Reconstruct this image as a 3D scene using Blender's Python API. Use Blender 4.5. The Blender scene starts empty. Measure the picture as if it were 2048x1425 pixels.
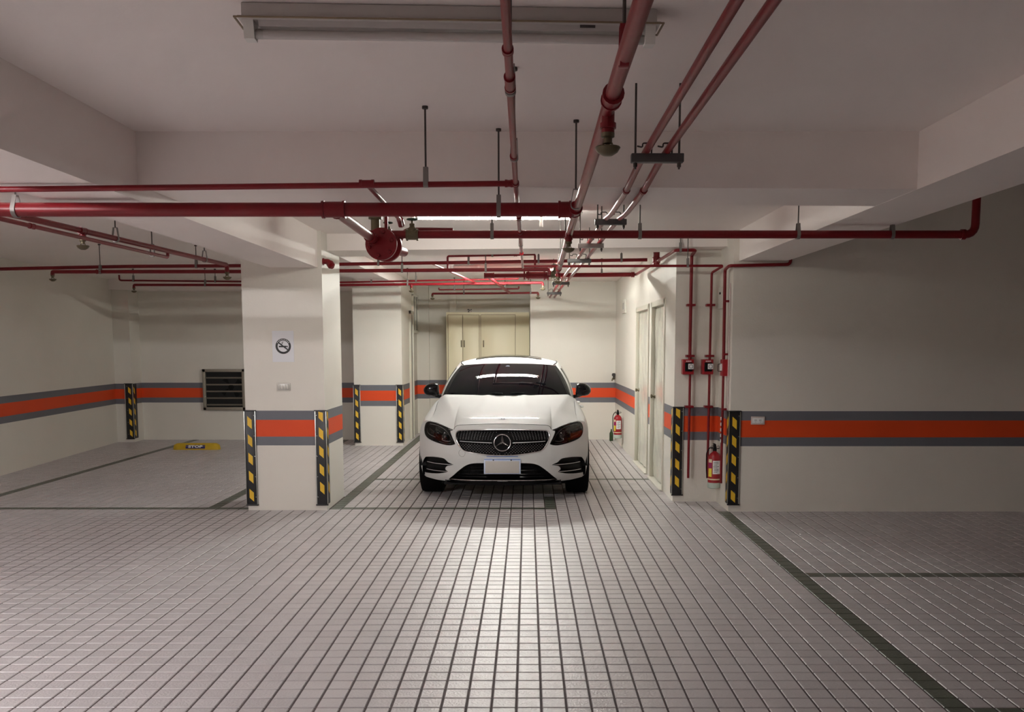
import bpy, bmesh, math, random
from math import sin, cos, pi, radians, sqrt, atan2, hypot
from mathutils import Vector, Matrix, geometry
from mathutils.bvhtree import BVHTree

random.seed(7)
SC = bpy.context.scene
COL = SC.collection

# ------------------------------------------------------------------ camera, world, lights, exposure
cam = bpy.data.objects.new('camera', bpy.data.cameras.new('camera'))
COL.objects.link(cam)
SC.camera = cam
cam.location = (0, 0, 1.6)
cam.rotation_euler = (radians(90 - 5.9405), 0, 0)
cam.data.sensor_width = 36
cam.data.lens = 1850 / 2048 * 36
cam.data.shift_x = -31 / 2048
cam.data.shift_y = 172.5 / 2048
cam.data.clip_start = .05

w = bpy.data.worlds.new('world'); SC.world = w
w.use_nodes = True
w.node_tree.nodes['Background'].inputs[0].default_value = (.5, .48, .47, 1)
w.node_tree.nodes['Background'].inputs[1].default_value = .25

vs = SC.view_settings
vs.view_transform = 'Standard'; vs.look = 'None'; vs.gamma = 1; vs.exposure = 3.4
vs.use_curve_mapping = False
try:
    SC.cycles.use_denoising = True
    SC.cycles.max_bounces = 10; SC.cycles.diffuse_bounces = 6; SC.cycles.transparent_max_bounces = 12
    SC.cycles.sample_clamp_indirect = 6
    SC.cycles.caustics_reflective = False; SC.cycles.caustics_refractive = False
except Exception:
    pass
TUBE_FRONT, TUBE_BACK, TUBE_FILL = 14.5, 82.0, 94.0     # strength of the lit tubes; the last is an added fill out of view

# ------------------------------------------------------------------ materials
MATS = {}
def nt(name):
    m = bpy.data.materials.new(name); m.use_nodes = True
    MATS[name] = m
    return m, m.node_tree.nodes, m.node_tree.links, m.node_tree.nodes['Principled BSDF']
def mat(name, c, rough=.5, metal=0, noise=0, nscale=20, bump=0, bscale=80, coat=0, emit=None, estr=0, spec=.5, alpha=None):
    m, N, L, b = nt(name)
    b.inputs['Base Color'].default_value = (*c, 1)
    b.inputs['Roughness'].default_value = rough
    b.inputs['Metallic'].default_value = metal
    b.inputs['Specular IOR Level'].default_value = spec
    if coat:
        b.inputs['Coat Weight'].default_value = coat; b.inputs['Coat Roughness'].default_value = .03
    if emit:
        b.inputs['Emission Color'].default_value = (*emit, 1); b.inputs['Emission Strength'].default_value = estr
    g = N.new('ShaderNodeNewGeometry')
    if noise:
        t = N.new('ShaderNodeTexNoise'); t.inputs['Scale'].default_value = nscale; t.inputs['Detail'].default_value = 4
        L.new(g.outputs['Position'], t.inputs['Vector'])
        mx = N.new('ShaderNodeMix'); mx.data_type = 'RGBA'
        mx.inputs['A'].default_value = (*[v * (1 - noise) for v in c], 1)
        mx.inputs['B'].default_value = (*[min(1, v * (1 + noise)) for v in c], 1)
        L.new(t.outputs['Fac'], mx.inputs['Factor']); L.new(mx.outputs['Result'], b.inputs['Base Color'])
    if bump:
        t2 = N.new('ShaderNodeTexNoise'); t2.inputs['Scale'].default_value = bscale; t2.inputs['Detail'].default_value = 3
        L.new(g.outputs['Position'], t2.inputs['Vector'])
        bp = N.new('ShaderNodeBump'); bp.inputs['Strength'].default_value = bump; bp.inputs['Distance'].default_value = .004
        L.new(t2.outputs['Fac'], bp.inputs['Height']); L.new(bp.outputs['Normal'], b.inputs['Normal'])
    return m

def wall_mat(name, base):
    """painted plaster with the grey-orange-grey waist band painted on it"""
    m, N, L, b = nt(name)
    g = N.new('ShaderNodeNewGeometry'); sep = N.new('ShaderNodeSeparateXYZ'); L.new(g.outputs['Position'], sep.inputs[0])
    t = N.new('ShaderNodeTexNoise'); t.inputs['Scale'].default_value = 1.3; t.inputs['Detail'].default_value = 6
    L.new(g.outputs['Position'], t.inputs['Vector'])
    mx = N.new('ShaderNodeMix'); mx.data_type = 'RGBA'
    mx.inputs['A'].default_value = (*[v * .93 for v in base], 1); mx.inputs['B'].default_value = (*[min(1, v * 1.05) for v in base], 1)
    L.new(t.outputs['Fac'], mx.inputs['Factor'])
    def between(a, c):
        x = N.new('ShaderNodeMath'); x.operation = 'GREATER_THAN'; x.inputs[1].default_value = a
        y = N.new('ShaderNodeMath'); y.operation = 'LESS_THAN'; y.inputs[1].default_value = c
        z = N.new('ShaderNodeMath'); z.operation = 'MULTIPLY'
        L.new(sep.outputs['Z'], x.inputs[0]); L.new(sep.outputs['Z'], y.inputs[0])
        L.new(x.outputs[0], z.inputs[0]); L.new(y.outputs[0], z.inputs[1]); return z
    cur = mx.outputs['Result']
    for (a, c, colr) in ((.638, .977, (.155, .16, .185)), (.724, .887, (.72, .072, .012))):
        k = between(a, c)
        q = N.new('ShaderNodeMix'); q.data_type = 'RGBA'; q.inputs['B'].default_value = (*colr, 1)
        L.new(k.outputs[0], q.inputs['Factor']); L.new(cur, q.inputs['A']); cur = q.outputs['Result']
    L.new(cur, b.inputs['Base Color']); b.inputs['Roughness'].default_value = .55; b.inputs['Specular IOR Level'].default_value = .35
    t2 = N.new('ShaderNodeTexNoise'); t2.inputs['Scale'].default_value = 60; t2.inputs['Detail'].default_value = 3
    L.new(g.outputs['Position'], t2.inputs['Vector'])
    bp = N.new('ShaderNodeBump'); bp.inputs['Strength'].default_value = .25; bp.inputs['Distance'].default_value = .004
    L.new(t2.outputs['Fac'], bp.inputs['Height']); L.new(bp.outputs['Normal'], b.inputs['Normal'])
    return m

PITCH = .1117; TX0 = .0628; TY0 = 3.969
def tile_mat(name, base, var=.10):
    m, N, L, b = nt(name)
    g = N.new('ShaderNodeNewGeometry')
    mp = N.new('ShaderNodeVectorMath'); mp.operation = 'SUBTRACT'; mp.inputs[1].default_value = (TX0, TY0, 0)
    L.new(g.outputs['Position'], mp.inputs[0])
    sc = N.new('ShaderNodeVectorMath'); sc.operation = 'MULTIPLY'; sc.inputs[1].default_value = (1 / PITCH, 1 / PITCH, 0)
    L.new(mp.outputs[0], sc.inputs[0])
    fl = N.new('ShaderNodeVectorMath'); fl.operation = 'FLOOR'; L.new(sc.outputs[0], fl.inputs[0])
    wn = N.new('ShaderNodeTexWhiteNoise'); wn.noise_dimensions = '2D'; L.new(fl.outputs[0], wn.inputs['Vector'])
    big = N.new('ShaderNodeTexNoise'); big.inputs['Scale'].default_value = .9; big.inputs['Detail'].default_value = 5
    L.new(g.outputs['Position'], big.inputs['Vector'])
    sp = N.new('ShaderNodeTexNoise'); sp.inputs['Scale'].default_value = 160; sp.inputs['Detail'].default_value = 2
    L.new(g.outputs['Position'], sp.inputs['Vector'])
    a1 = N.new('ShaderNodeMath'); a1.operation = 'MULTIPLY_ADD'; a1.inputs[1].default_value = .5; L.new(wn.outputs['Value'], a1.inputs[0]); L.new(big.outputs['Fac'], a1.inputs[2])
    a2 = N.new('ShaderNodeMath'); a2.operation = 'MULTIPLY_ADD'; a2.inputs[1].default_value = .5; L.new(sp.outputs['Fac'], a2.inputs[0]); L.new(a1.outputs[0], a2.inputs[2])
    mr = N.new('ShaderNodeMapRange'); mr.inputs['From Min'].default_value = .5; mr.inputs['From Max'].default_value = 1.5
    L.new(a2.outputs[0], mr.inputs['Value'])
    mx = N.new('ShaderNodeMix'); mx.data_type = 'RGBA'
    mx.inputs['A'].default_value = (*[v * (1 - var) for v in base], 1); mx.inputs['B'].default_value = (*[v * (1 + var) for v in base], 1)
    L.new(mr.outputs[0], mx.inputs['Factor']); L.new(mx.outputs['Result'], b.inputs['Base Color'])
    b.inputs['Roughness'].default_value = .36; b.inputs['Specular IOR Level'].default_value = .55
    t2 = N.new('ShaderNodeTexNoise'); t2.inputs['Scale'].default_value = 85; t2.inputs['Detail'].default_value = 3
    L.new(g.outputs['Position'], t2.inputs['Vector'])
    bp = N.new('ShaderNodeBump'); bp.inputs['Strength'].default_value = .75; bp.inputs['Distance'].default_value = .004
    L.new(t2.outputs['Fac'], bp.inputs['Height']); L.new(bp.outputs['Normal'], b.inputs['Normal'])
    return m

def glass_cover(name):
    m = bpy.data.materials.new(name); m.use_nodes = True; N = m.node_tree.nodes; L = m.node_tree.links
    N.clear(); o = N.new('ShaderNodeOutputMaterial'); t = N.new('ShaderNodeBsdfTransparent'); g = N.new('ShaderNodeBsdfGlossy')
    t.inputs[0].default_value = (.93, .93, .93, 1); g.inputs['Roughness'].default_value = .03
    f = N.new('ShaderNodeFresnel'); f.inputs[0].default_value = 1.45
    x = N.new('ShaderNodeMixShader'); L.new(f.outputs[0], x.inputs[0]); L.new(t.outputs[0], x.inputs[1]); L.new(g.outputs[0], x.inputs[2]); L.new(x.outputs[0], o.inputs[0])
    MATS[name] = m; return m

WALL = wall_mat('painted_wall', (.74, .71, .645))
CEIL = mat('ceiling_paint', (.86, .80, .765), .7, noise=.04, nscale=1.5, bump=.15, bscale=60)
GROUT = mat('grout', (.060, .040, .042), .8, noise=.3, nscale=30)
TILE = tile_mat('pinkish_tile', (.50, .475, .485))
GTILE = tile_mat('green_tile', (.085, .10, .078), .15)
RED = mat('red_pipe_paint', (.185, .005, .010), .38, spec=.35, noise=.12, nscale=12, bump=.08, bscale=30)
REDB = mat('red_box_paint', (.30, .008, .014), .35)
DARKM = mat('dark_rod_metal', (.07, .06, .055), .5, .6)
GALV = mat('galvanised_metal', (.45, .44, .42), .4, .8, noise=.15)
CLEV = mat('clevis_grey', (.22, .20, .19), .5, .3)
BRACK = mat('grey_bracket_metal', (.10, .095, .095), .5, .5)
BRASS = mat('brass_valve', (.13, .105, .06), .45, .4)
GREENW = mat('green_handwheel', (.01, .05, .03), .4)
CHROME = mat('chrome', (.75, .75, .76), .12, 1)
WHITEP = mat('fixture_white', (.75, .74, .70), .4)
FIXG = mat('fixture_grey_white', (.50, .47, .45), .45)
TUBEOFF = mat('unlit_tube_glass', (.55, .52, .50), .15)
LINER = mat('brown_rim', (.25, .19, .12), .5)
CAB = mat('cabinet_cream', (.66, .60, .42), .45)
DOORW = mat('door_cream_white', (.66, .64, .55), .4)
FILM = mat('wrinkled_plastic_film', (.62, .61, .53), .18, bump=1.0, bscale=9, spec=.8)
BLACKR = mat('black_rubber', (.012, .012, .014), .45)
YEL = mat('yellow_reflective', (.80, .50, .03), .4)
SILV = mat('silver_edge', (.55, .56, .52), .3, .9)
PAPER = mat('paper_white', (.74, .75, .78), .7)
WHITE = mat('white_print', (.8, .8, .8), .6)
BLACK = mat('black_print', (.02, .02, .02), .6)
PLAST = mat('ivory_plastic', (.62, .60, .54), .4)
PINKP = mat('pinkish_plastic', (.62, .52, .50), .4)
DARK = mat('dark_void', (.006, .006, .006), .8)
GREENB = mat('green_glass_bottle', (.03, .06, .02), .2)
YBLOCK = mat('yellow_block_paint', (.55, .36, .015), .5, noise=.15, nscale=15)
BLUEP = mat('blue_print', (.02, .02, .16), .5)
LGREEN = mat('pale_green_base', (.42, .50, .44), .5)
LYEL = mat('label_yellow', (.72, .62, .05), .5)
LMAG = mat('label_magenta', (.30, .01, .10), .5)
CREAMB = mat('cream_band', (.70, .60, .40), .5)
CARW = mat('white_car_paint', (.59, .595, .59), .6, spec=.1, coat=.35)
CARB = mat('gloss_black', (.004, .004, .005), .12, spec=.3)
CARM = mat('matte_black_plastic', (.004, .004, .0045), .5, spec=.15)
GLASS = mat('dark_tinted_glass', (.003, .004, .006), .02)
GLASS.node_tree.nodes['Principled BSDF'].inputs['IOR'].default_value = 1.16
SUNR = mat('sunroof_glass', (.02, .02, .018), .03, spec=.8)
RUBB = mat('tyre_rubber', (.004, .004, .004), .8, spec=.1)
RIM = mat('dark_alloy', (.10, .10, .105), .3, .9)
PLATEW = mat('plate_blue_white', (.55, .63, .80), .35)
PLATEG = mat('plate_grey_face', (.48, .46, .43), .6)
PLATEB = mat('plate_blue_edge', (.10, .18, .42), .4)
SILP = mat('satin_silver', (.75, .75, .76), .45, .6)
LAMPG = mat('lamp_reflector_grey', (.13, .12, .12), .25, .7)
LENS = mat('projector_lens', (.01, .01, .012), .02, spec=1)
COVER = glass_cover('clear_lamp_cover')
ORANGE = mat('amber_side', (.012, .006, .005), .4)
BADGE = mat('badge_blue_grey', (.45, .55, .70), .3)
LOUVM = mat('louver_metal', (.30, .27, .22), .5, .3)  # plain metal colour of the vent frame and slats
def tube_mat(name, s, c):
    m = bpy.data.materials.new(name); m.use_nodes = True; N = m.node_tree.nodes; L = m.node_tree.links
    N.clear(); o = N.new('ShaderNodeOutputMaterial'); e = N.new('ShaderNodeEmission')
    e.inputs[0].default_value = (*c, 1); e.inputs[1].default_value = s; L.new(e.outputs[0], o.inputs[0]); return m
TF = tube_mat('lit_tube_front', TUBE_FRONT, (1, .985, .90))
TB = tube_mat('lit_tube_back', TUBE_BACK, (1, 1, .93))
TH = tube_mat('lit_tube_behind', TUBE_FILL, (1, .97, .98))

# ------------------------------------------------------------------ mesh helpers
ORG = {}
class G:
    def __init__(s): s.v = []; s.f = []; s.sm = []
    def add(s, v, f, sm=False):
        n = len(s.v); s.v += [tuple(p) for p in v]; s.f += [tuple(i + n for i in q) for q in f]; s.sm += [sm] * len(f); return s
    def box(s, x0, x1, y0, y1, z0, z1, b=0):
        if b:
            b = min(b, abs(x1 - x0) * .45, abs(y1 - y0) * .45, abs(z1 - z0) * .45)
            bm = bmesh.new(); bmesh.ops.create_cube(bm, size=1)
            for q in bm.verts: q.co = Vector(((x0 + x1) / 2 + q.co.x * (x1 - x0), (y0 + y1) / 2 + q.co.y * (y1 - y0), (z0 + z1) / 2 + q.co.z * (z1 - z0)))
            bmesh.ops.bevel(bm, geom=bm.edges[:] + bm.verts[:], offset=b, segments=2, affect='EDGES', profile=.5)
            bm.verts.index_update()
            s.add([q.co[:] for q in bm.verts], [[q.index for q in f.verts] for f in bm.faces], True); bm.free(); return s
        v = [(x, y, z) for z in (z0, z1) for y in (y0, y1) for x in (x0, x1)]
        return s.add(v, [(0, 2, 3, 1), (4, 5, 7, 6), (0, 1, 5, 4), (2, 6, 7, 3), (0, 4, 6, 2), (1, 3, 7, 5)])
    def tube(s, pts, r, n=16, caps=True, sm=True):
        pts = [Vector(p) for p in pts]; rr = r if isinstance(r, (list, tuple)) else [r] * len(pts)
        prev = None; rings = []
        for i, p in enumerate(pts):
            if i == 0: t = pts[1] - p
            elif i == len(pts) - 1: t = p - pts[i - 1]
            else: t = (p - pts[i - 1]).normalized() + (pts[i + 1] - p).normalized()
            t.normalize()
            if prev is None:
                a = Vector((0, 0, 1)) if abs(t.z) < .9 else Vector((1, 0, 0)); u = t.cross(a).normalized()
            else:
                u = (prev - t * prev.dot(t)); u = u.normalized() if u.length > 1e-6 else t.orthogonal().normalized()
            prev = u; w_ = t.cross(u); rings.append([p + (u * cos(2 * pi * k / n) + w_ * sin(2 * pi * k / n)) * rr[i] for k in range(n)])
        v = [q for R_ in rings for q in R_]; f = []
        for i in range(len(rings) - 1):
            for k in range(n): f.append((i * n + k, i * n + (k + 1) % n, (i + 1) * n + (k + 1) % n, (i + 1) * n + k))
        s.add(v, f, sm)
        if caps:
            m = len(s.v) - len(v)
            s.f.append(tuple(m + k for k in range(n))[::-1]); s.sm.append(False)
            s.f.append(tuple(m + (len(rings) - 1) * n + k for k in range(n))); s.sm.append(False)
        return s
    def lathe(s, prof, o, ax=(0, 0, 1), n=20):
        """prof: (radius, distance along the axis)"""
        ax = Vector(ax).normalized(); a = Vector((0, 0, 1)) if abs(ax.z) < .9 else Vector((1, 0, 0)); u = ax.cross(a).normalized(); w_ = ax.cross(u)
        v = []; f = []
        for (r, h) in prof:
            for k in range(n): v.append(Vector(o) + ax * h + (u * cos(2 * pi * k / n) + w_ * sin(2 * pi * k / n)) * max(r, 1e-5))
        for i in range(len(prof) - 1):
            for k in range(n): f.append((i * n + k, i * n + (k + 1) % n, (i + 1) * n + (k + 1) % n, (i + 1) * n + k))
        return s.add(v, f, True)
    def prism(s, poly, z0, z1, map=lambda a, b, c: (a, b, c)):
        n = len(poly); tri = geometry.tessellate_polygon([[Vector((p[0], p[1], 0)) for p in poly]])
        v = [map(p[0], p[1], z0) for p in poly] + [map(p[0], p[1], z1) for p in poly]
        f = [tuple(t) for t in tri] + [tuple(i + n for i in t)[::-1] for t in tri] + [(i, (i + 1) % n, n + (i + 1) % n, n + i) for i in range(n)]
        return s.add(v, f)
    def grid(s, rows, sm=True, flip=False):
        n = len(rows[0]); v = [p for r in rows for p in r]; f = []
        for i in range(len(rows) - 1):
            for j in range(n - 1):
                q = (i * n + j, i * n + j + 1, (i + 1) * n + j + 1, (i + 1) * n + j); f.append(q[::-1] if flip else q)
        return s.add(v, f, sm)
    def build(s, name, m, parent=None, ang=35, kind=None):
        me = bpy.data.meshes.new(name); o = bpy.data.objects.new(name, me)
        og = ORG.get(parent.name, (0, 0, 0)) if parent else (0, 0, 0)
        me.from_pydata([(a - og[0], b - og[1], c - og[2]) for a, b, c in s.v], [], s.f)
        me.polygons.foreach_set('use_smooth', s.sm)
        me.materials.append(m); me.validate(); me.update()
        bm = bmesh.new(); bm.from_mesh(me); bmesh.ops.remove_doubles(bm, verts=bm.verts, dist=1e-5); bmesh.ops.recalc_face_normals(bm, faces=bm.faces); bm.to_mesh(me); bm.free()
        me.set_sharp_from_angle(angle=radians(ang))
        COL.objects.link(o)
        if parent:
            o.parent = parent; ORG[o.name] = og
        if kind: o['kind'] = kind
        return o
def tag(o, label=None, cat=None, group=None, kind=None):
    if label: o['label'] = label
    if cat: o['category'] = cat
    if group: o['group'] = group
    if kind: o['kind'] = kind
    return o
def thing(name, label, cat, loc, group=None, kind=None):
    o = bpy.data.objects.new(name, None); COL.objects.link(o); o.location = loc; ORG[o.name] = tuple(loc)
    o.empty_display_size = .1
    return tag(o, label, cat, group, kind)
def rnd(pts, rad=.04, n=5):
    """rounds the corners of a path"""
    pts = [Vector(p) for p in pts]; out = [pts[0]]
    for a, b, c in zip(pts, pts[1:], pts[2:]):
        d1 = (a - b); d2 = (c - b); r1 = min(rad, d1.length * .45, d2.length * .45)
        p = b + d1.normalized() * r1; q = b + d2.normalized() * r1
        for k in range(n + 1):
            t = k / n; out.append(p * (1 - t) ** 2 + b * 2 * t * (1 - t) + q * t * t)
    out.append(pts[-1]); return out

# ------------------------------------------------------------------ the room
HC = 2.69
HB = 3.30    # the right-hand bay is taller
g = G(); g.box(-7.6, 2.45, -5.1, 17.4, HC, HB + .15); g.box(2.44, 7.7, -5.1, 17.4, HB, HB + .15)
ceiling = tag(g.build('ceiling', CEIL), kind='structure')
def beam(x0, x1, y0, y1, zb, zb1=None, y1b=None):
    zb1 = zb if zb1 is None else zb1; y1b = y1 if y1b is None else y1b
    v = [(x0, y0, zb), (x1, y0, zb1), (x1, y1b, zb1), (x0, y1, zb), (x0, y0, HC + .01), (x1, y0, HC + .01), (x1, y1b, HC + .01), (x0, y1, HC + .01)]
    G().add(v, [(0, 1, 2, 3), (4, 7, 6, 5), (0, 4, 5, 1), (1, 5, 6, 2), (2, 6, 7, 3), (3, 7, 4, 0)]).build('beam', CEIL, ceiling)
beam(-2.46, -2.0, -5, 8.95, 2.345)
beam(2.0, 2.45, -5, 8.88, 2.40)
beam(-2.01, 2.01, 4.86, 5.44, 2.425, 2.402)
beam(-7.0, -2.45, 4.86, 5.44, 2.42)
beam(-1.96, 1.96, 9.18, 9.80, 2.527, 2.567, 9.62)
beam(-2.45, -1.99, 9.78, 14.9, 2.54)
beam(-6.9, -2.78, 15.30, 15.82, 2.52)
beam(-2.02, 2.01, -2.4, -1.9, 2.42)

g = G(); g.prism([(1.95, 8.87), (7.7, 8.87), (7.7, 17.3), (1.5, 17.3), (1.5, 12.80), (1.57, 12.80), (1.57, 11.47), (1.5, 11.47), (1.5, 11.23), (1.57, 11.23), (1.57, 10.13), (1.5, 10.13), (1.5, 9.454), (1.95, 9.454)], -.02, HC + .02)
g.box(2.44, 7.7, 8.87, 9.2, HC + .02, HB + .02); g.box(1.5, 1.58, 10.12, 11.24, 2.115, HC); g.box(1.5, 1.58, 11.46, 12.81, 2.115, HC)
tag(g.build('wall_right', WALL), kind='structure')
tag(G().box(7.6, 7.7, -5.1, 8.9, -.02, HB).build('wall_right_side', WALL), kind='structure')
tag(G().box(.045, 1.52, 15.83, 17.3, -.02, HC).build('wall_back_right', WALL), kind='structure')
tag(G().box(-2.05, .06, 17.09, 17.3, -.02, HC).build('wall_back', WALL), kind='structure')
tag(G().box(-2.15, -1.80, 17.0, 17.1, -.02, HC).build('wall_back_corner', WALL), kind='structure')
g = G(); g.prism([(-5.15, -5), (-6.90, 15.9), (-7.3, 15.9), (-7.3, -5)], -.02, HC + .02)
tag(g.build('wall_left', WALL), kind='structure')
tag(G().box(-6.95, -2.75, 15.80, 16.0, -.02, HC).build('wall_left_back', WALL), kind='structure')
tag(G().box(-6.95, -6.58, 15.40, 15.81, -.02, 2.53).build('wall_left_pier', WALL), kind='structure')
tag(G().box(-5.6, 7.7, -5.1, -5.0, -.02, HB).build('wall_front', WALL), kind='structure')
# wall beyond the far pillar, with the high window and the narrow door opening in it
g = G()
g.box(-2.4, -2.02, 15.78, 17.3, -.02, HC)
wl = tag(g.build('wall_back_left', WALL), kind='structure')
wn = thing('window_1', None, None, (-2.02, 16.65, 1.86), kind='structure')
g = G(); g.box(-2.03, -1.985, 16.27, 16.32, 1.86, 2.5, .004); g.box(-2.03, -1.985, 16.98, 17.02, 1.86, 2.5, .004)
g.box(-2.03, -1.985, 16.27, 17.02, 1.83, 1.88, .004); g.box(-2.03, -1.985, 16.27, 17.02, 2.47, 2.52, .004); g.box(-2.03, -1.99, 16.62, 16.66, 1.86, 2.5, .004)
g.build('window_frame', DOORW, wn)
mat('window_pane', (.22, .24, .22), .15)
for a in (16.32, 16.66): G().box(-2.028, -2.005, a, a + .31, 1.88, 2.47).build('pane', MATS['window_pane'], wn)
d3 = thing('door_3', None, None, (-2.02, 15.9, 0), kind='structure')
g = G(); g.box(-2.03, -1.98, 15.82, 15.88, 0, 2.2, .004); g.box(-2.03, -1.98, 16.18, 16.24, 0, 2.2, .004); g.box(-2.03, -1.98, 15.82, 16.24, 2.14, 2.2, .004)
g.build('door_frame', DOORW, d3)
mat('grey_door', (.36, .35, .32), .5); G().box(-2.028, -2.0, 15.88, 16.18, 0.01, 2.14).build('door_leaf', MATS['grey_door'], d3)

# pillars
pl = G().box(-2.732, -1.962, 8.942, 9.784, -.02, HC).build('pillar', WALL)
tag(pl, 'near cream pillar with a no smoking notice taped on its front', kind='structure')
pl = G().box(-2.784, -2.01, 14.86, 15.80, -.02, HC).build('pillar', WALL)
tag(pl, 'far cream pillar beyond the near one', kind='structure')

# floor: grout bed, then every tile raised above it
floor = tag(G().box(-7.3, 7.7, -5.1, 17.4, -.12, -.0035).build('floor', GROUT), kind='structure')
def green(i, j):
    x = TX0 + (i + .5) * PITCH; y = TY0 + (j + .5) * PITCH
    if i == 16 and y < 8.87: return True
    if j == 21 and x > 1.9: return True
    if j == -1 and x > 1.9: return True
    if j == 45 and (x < -2.7 or -1.95 < x < .29): return True
    if i == -18 and y > 8.95: return True
    if i == 1 and 8.95 < y < 9.75: return True
    if j == 63 and -1.9 < x < 1.5: return True
    if abs(x + 5.69) < PITCH / 2 and y > 9: return True
    if abs(x + 3.07) < PITCH / 2 and y > 9.1: return True
    return False
GP = .0038; BV = .0035
def tile_geo(cx, cy, h=0.0):
    a = PITCH / 2 - GP; b = a - BV
    v = [(cx + sx * b, cy + sy * b, h) for sx, sy in ((-1, -1), (1, -1), (1, 1), (-1, 1))] + [(cx + sx * a, cy + sy * a, -.0042) for sx, sy in ((-1, -1), (1, -1), (1, 1), (-1, 1))]
    return v, [(0, 1, 2, 3), (0, 4, 5, 1), (1, 5, 6, 2), (2, 6, 7, 3), (3, 7, 4, 0)]
v, f = tile_geo(0, 0)
tmesh = {}
for key, mm in (('t', TILE), ('g', GTILE)):
    me = bpy.data.meshes.new('tile'); me.from_pydata(v, [], f); me.materials.append(mm); tmesh[key] = me
i0, i1 = int((-7.0 - TX0) / PITCH), int((7.6 - TX0) / PITCH)
j0, j1 = int((-4.6 - TY0) / PITCH), int((17.0 - TY0) / PITCH)
singles = set()
def in_frame(i, j):
    x = TX0 + (i + .5) * PITCH; y = TY0 + (j + .5) * PITCH; d = y * .9946 + .1656
    return -20 < 1055 + 1850 * x / d < 2068
for j in range(-1, 20):
    for i in range(i0, i1):
        if in_frame(i, j) and len(singles) < 300: singles.add((i, j))
bulk = {'t': ([], []), 'g': ([], [])}
for j in range(j0, j1):
    for i in range(i0, i1):
        cx = TX0 + (i + .5) * PITCH; cy = TY0 + (j + .5) * PITCH
        if cx > 2.0 and cy > 8.95: continue
        if cx < -7 or (cx > 1.55 and cy > 9.5): continue
        if -2.70 < cx < -2.0 and 9.0 < cy < 9.74: continue
        k = 'g' if green(i, j) else 't'
        if (i, j) in singles:
            o = bpy.data.objects.new('tile', tmesh[k]); COL.objects.link(o); o.location = (cx, cy, 0); o.parent = floor
            continue
        V, F = bulk[k]; n = len(V)
        vv, ff = tile_geo(cx, cy, random.uniform(-.0006, .0004)); V += vv; F += [tuple(q + n for q in t) for t in ff]
for k, nm in (('t', 'tile_field'), ('g', 'tile_line')):
    me = bpy.data.meshes.new(nm); me.from_pydata(bulk[k][0], [], bulk[k][1]); me.materials.append(TILE if k == 't' else GTILE)
    o = bpy.data.objects.new(nm, me); COL.objects.link(o); o.parent = floor; o['kind'] = 'stuff'

# plastic-wrapped doors in the right wall
def wrapped_door(n, y0, y1):
    t = thing('door_%d' % n, None, None, (1.5, (y0 + y1) / 2, 0), kind='structure')
    g = G(); w_ = .055
    g.box(1.485, 1.565, y0 - .005, y0 + w_, 0, 2.12, .003); g.box(1.485, 1.565, y1 - w_, y1 + .005, 0, 2.12, .003); g.box(1.485, 1.565, y0, y1, 2.06, 2.12, .003)
    g.build('door_frame', DOORW, t)
    G().box(1.545, 1.568, y0 + w_, y1 - w_, .02, 2.06).build('door_leaf', DOORW, t)
    rows = []; rr = random.Random(n)
    for a in range(61):
        z = .03 + 2.01 * a / 60; row = []
        for b in range(25):
            y = y0 + w_ + .01 + (y1 - y0 - 2 * w_ - .02) * b / 24
            x = 1.538 - .010 * abs(sin(9 * y + 3 * sin(2.1 * z + n)) * cos(1.7 * z + 5 * y)) - .006 * rr.random()
            row.append((x, y, z))
        rows.append(row)
    G().grid(rows).build('plastic_film', FILM, t, ang=60)
    h = G(); h.lathe([(0, 0), (.026, 0), (.028, .01), (.02, .02), (.012, .035), (.024, .05), (.024, .06), (0, .066)], (1.54, y1 - .12, 1.0), (-1, 0, 0), 14)
    h.build('door_handle', BRASS, t)
    G().box(1.46, 1.57, y0, y1, 0, .018, .004).build('threshold', PLAST, t)
wrapped_door(1, 11.47, 12.80)
wrapped_door(2, 10.13, 11.23)

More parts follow.
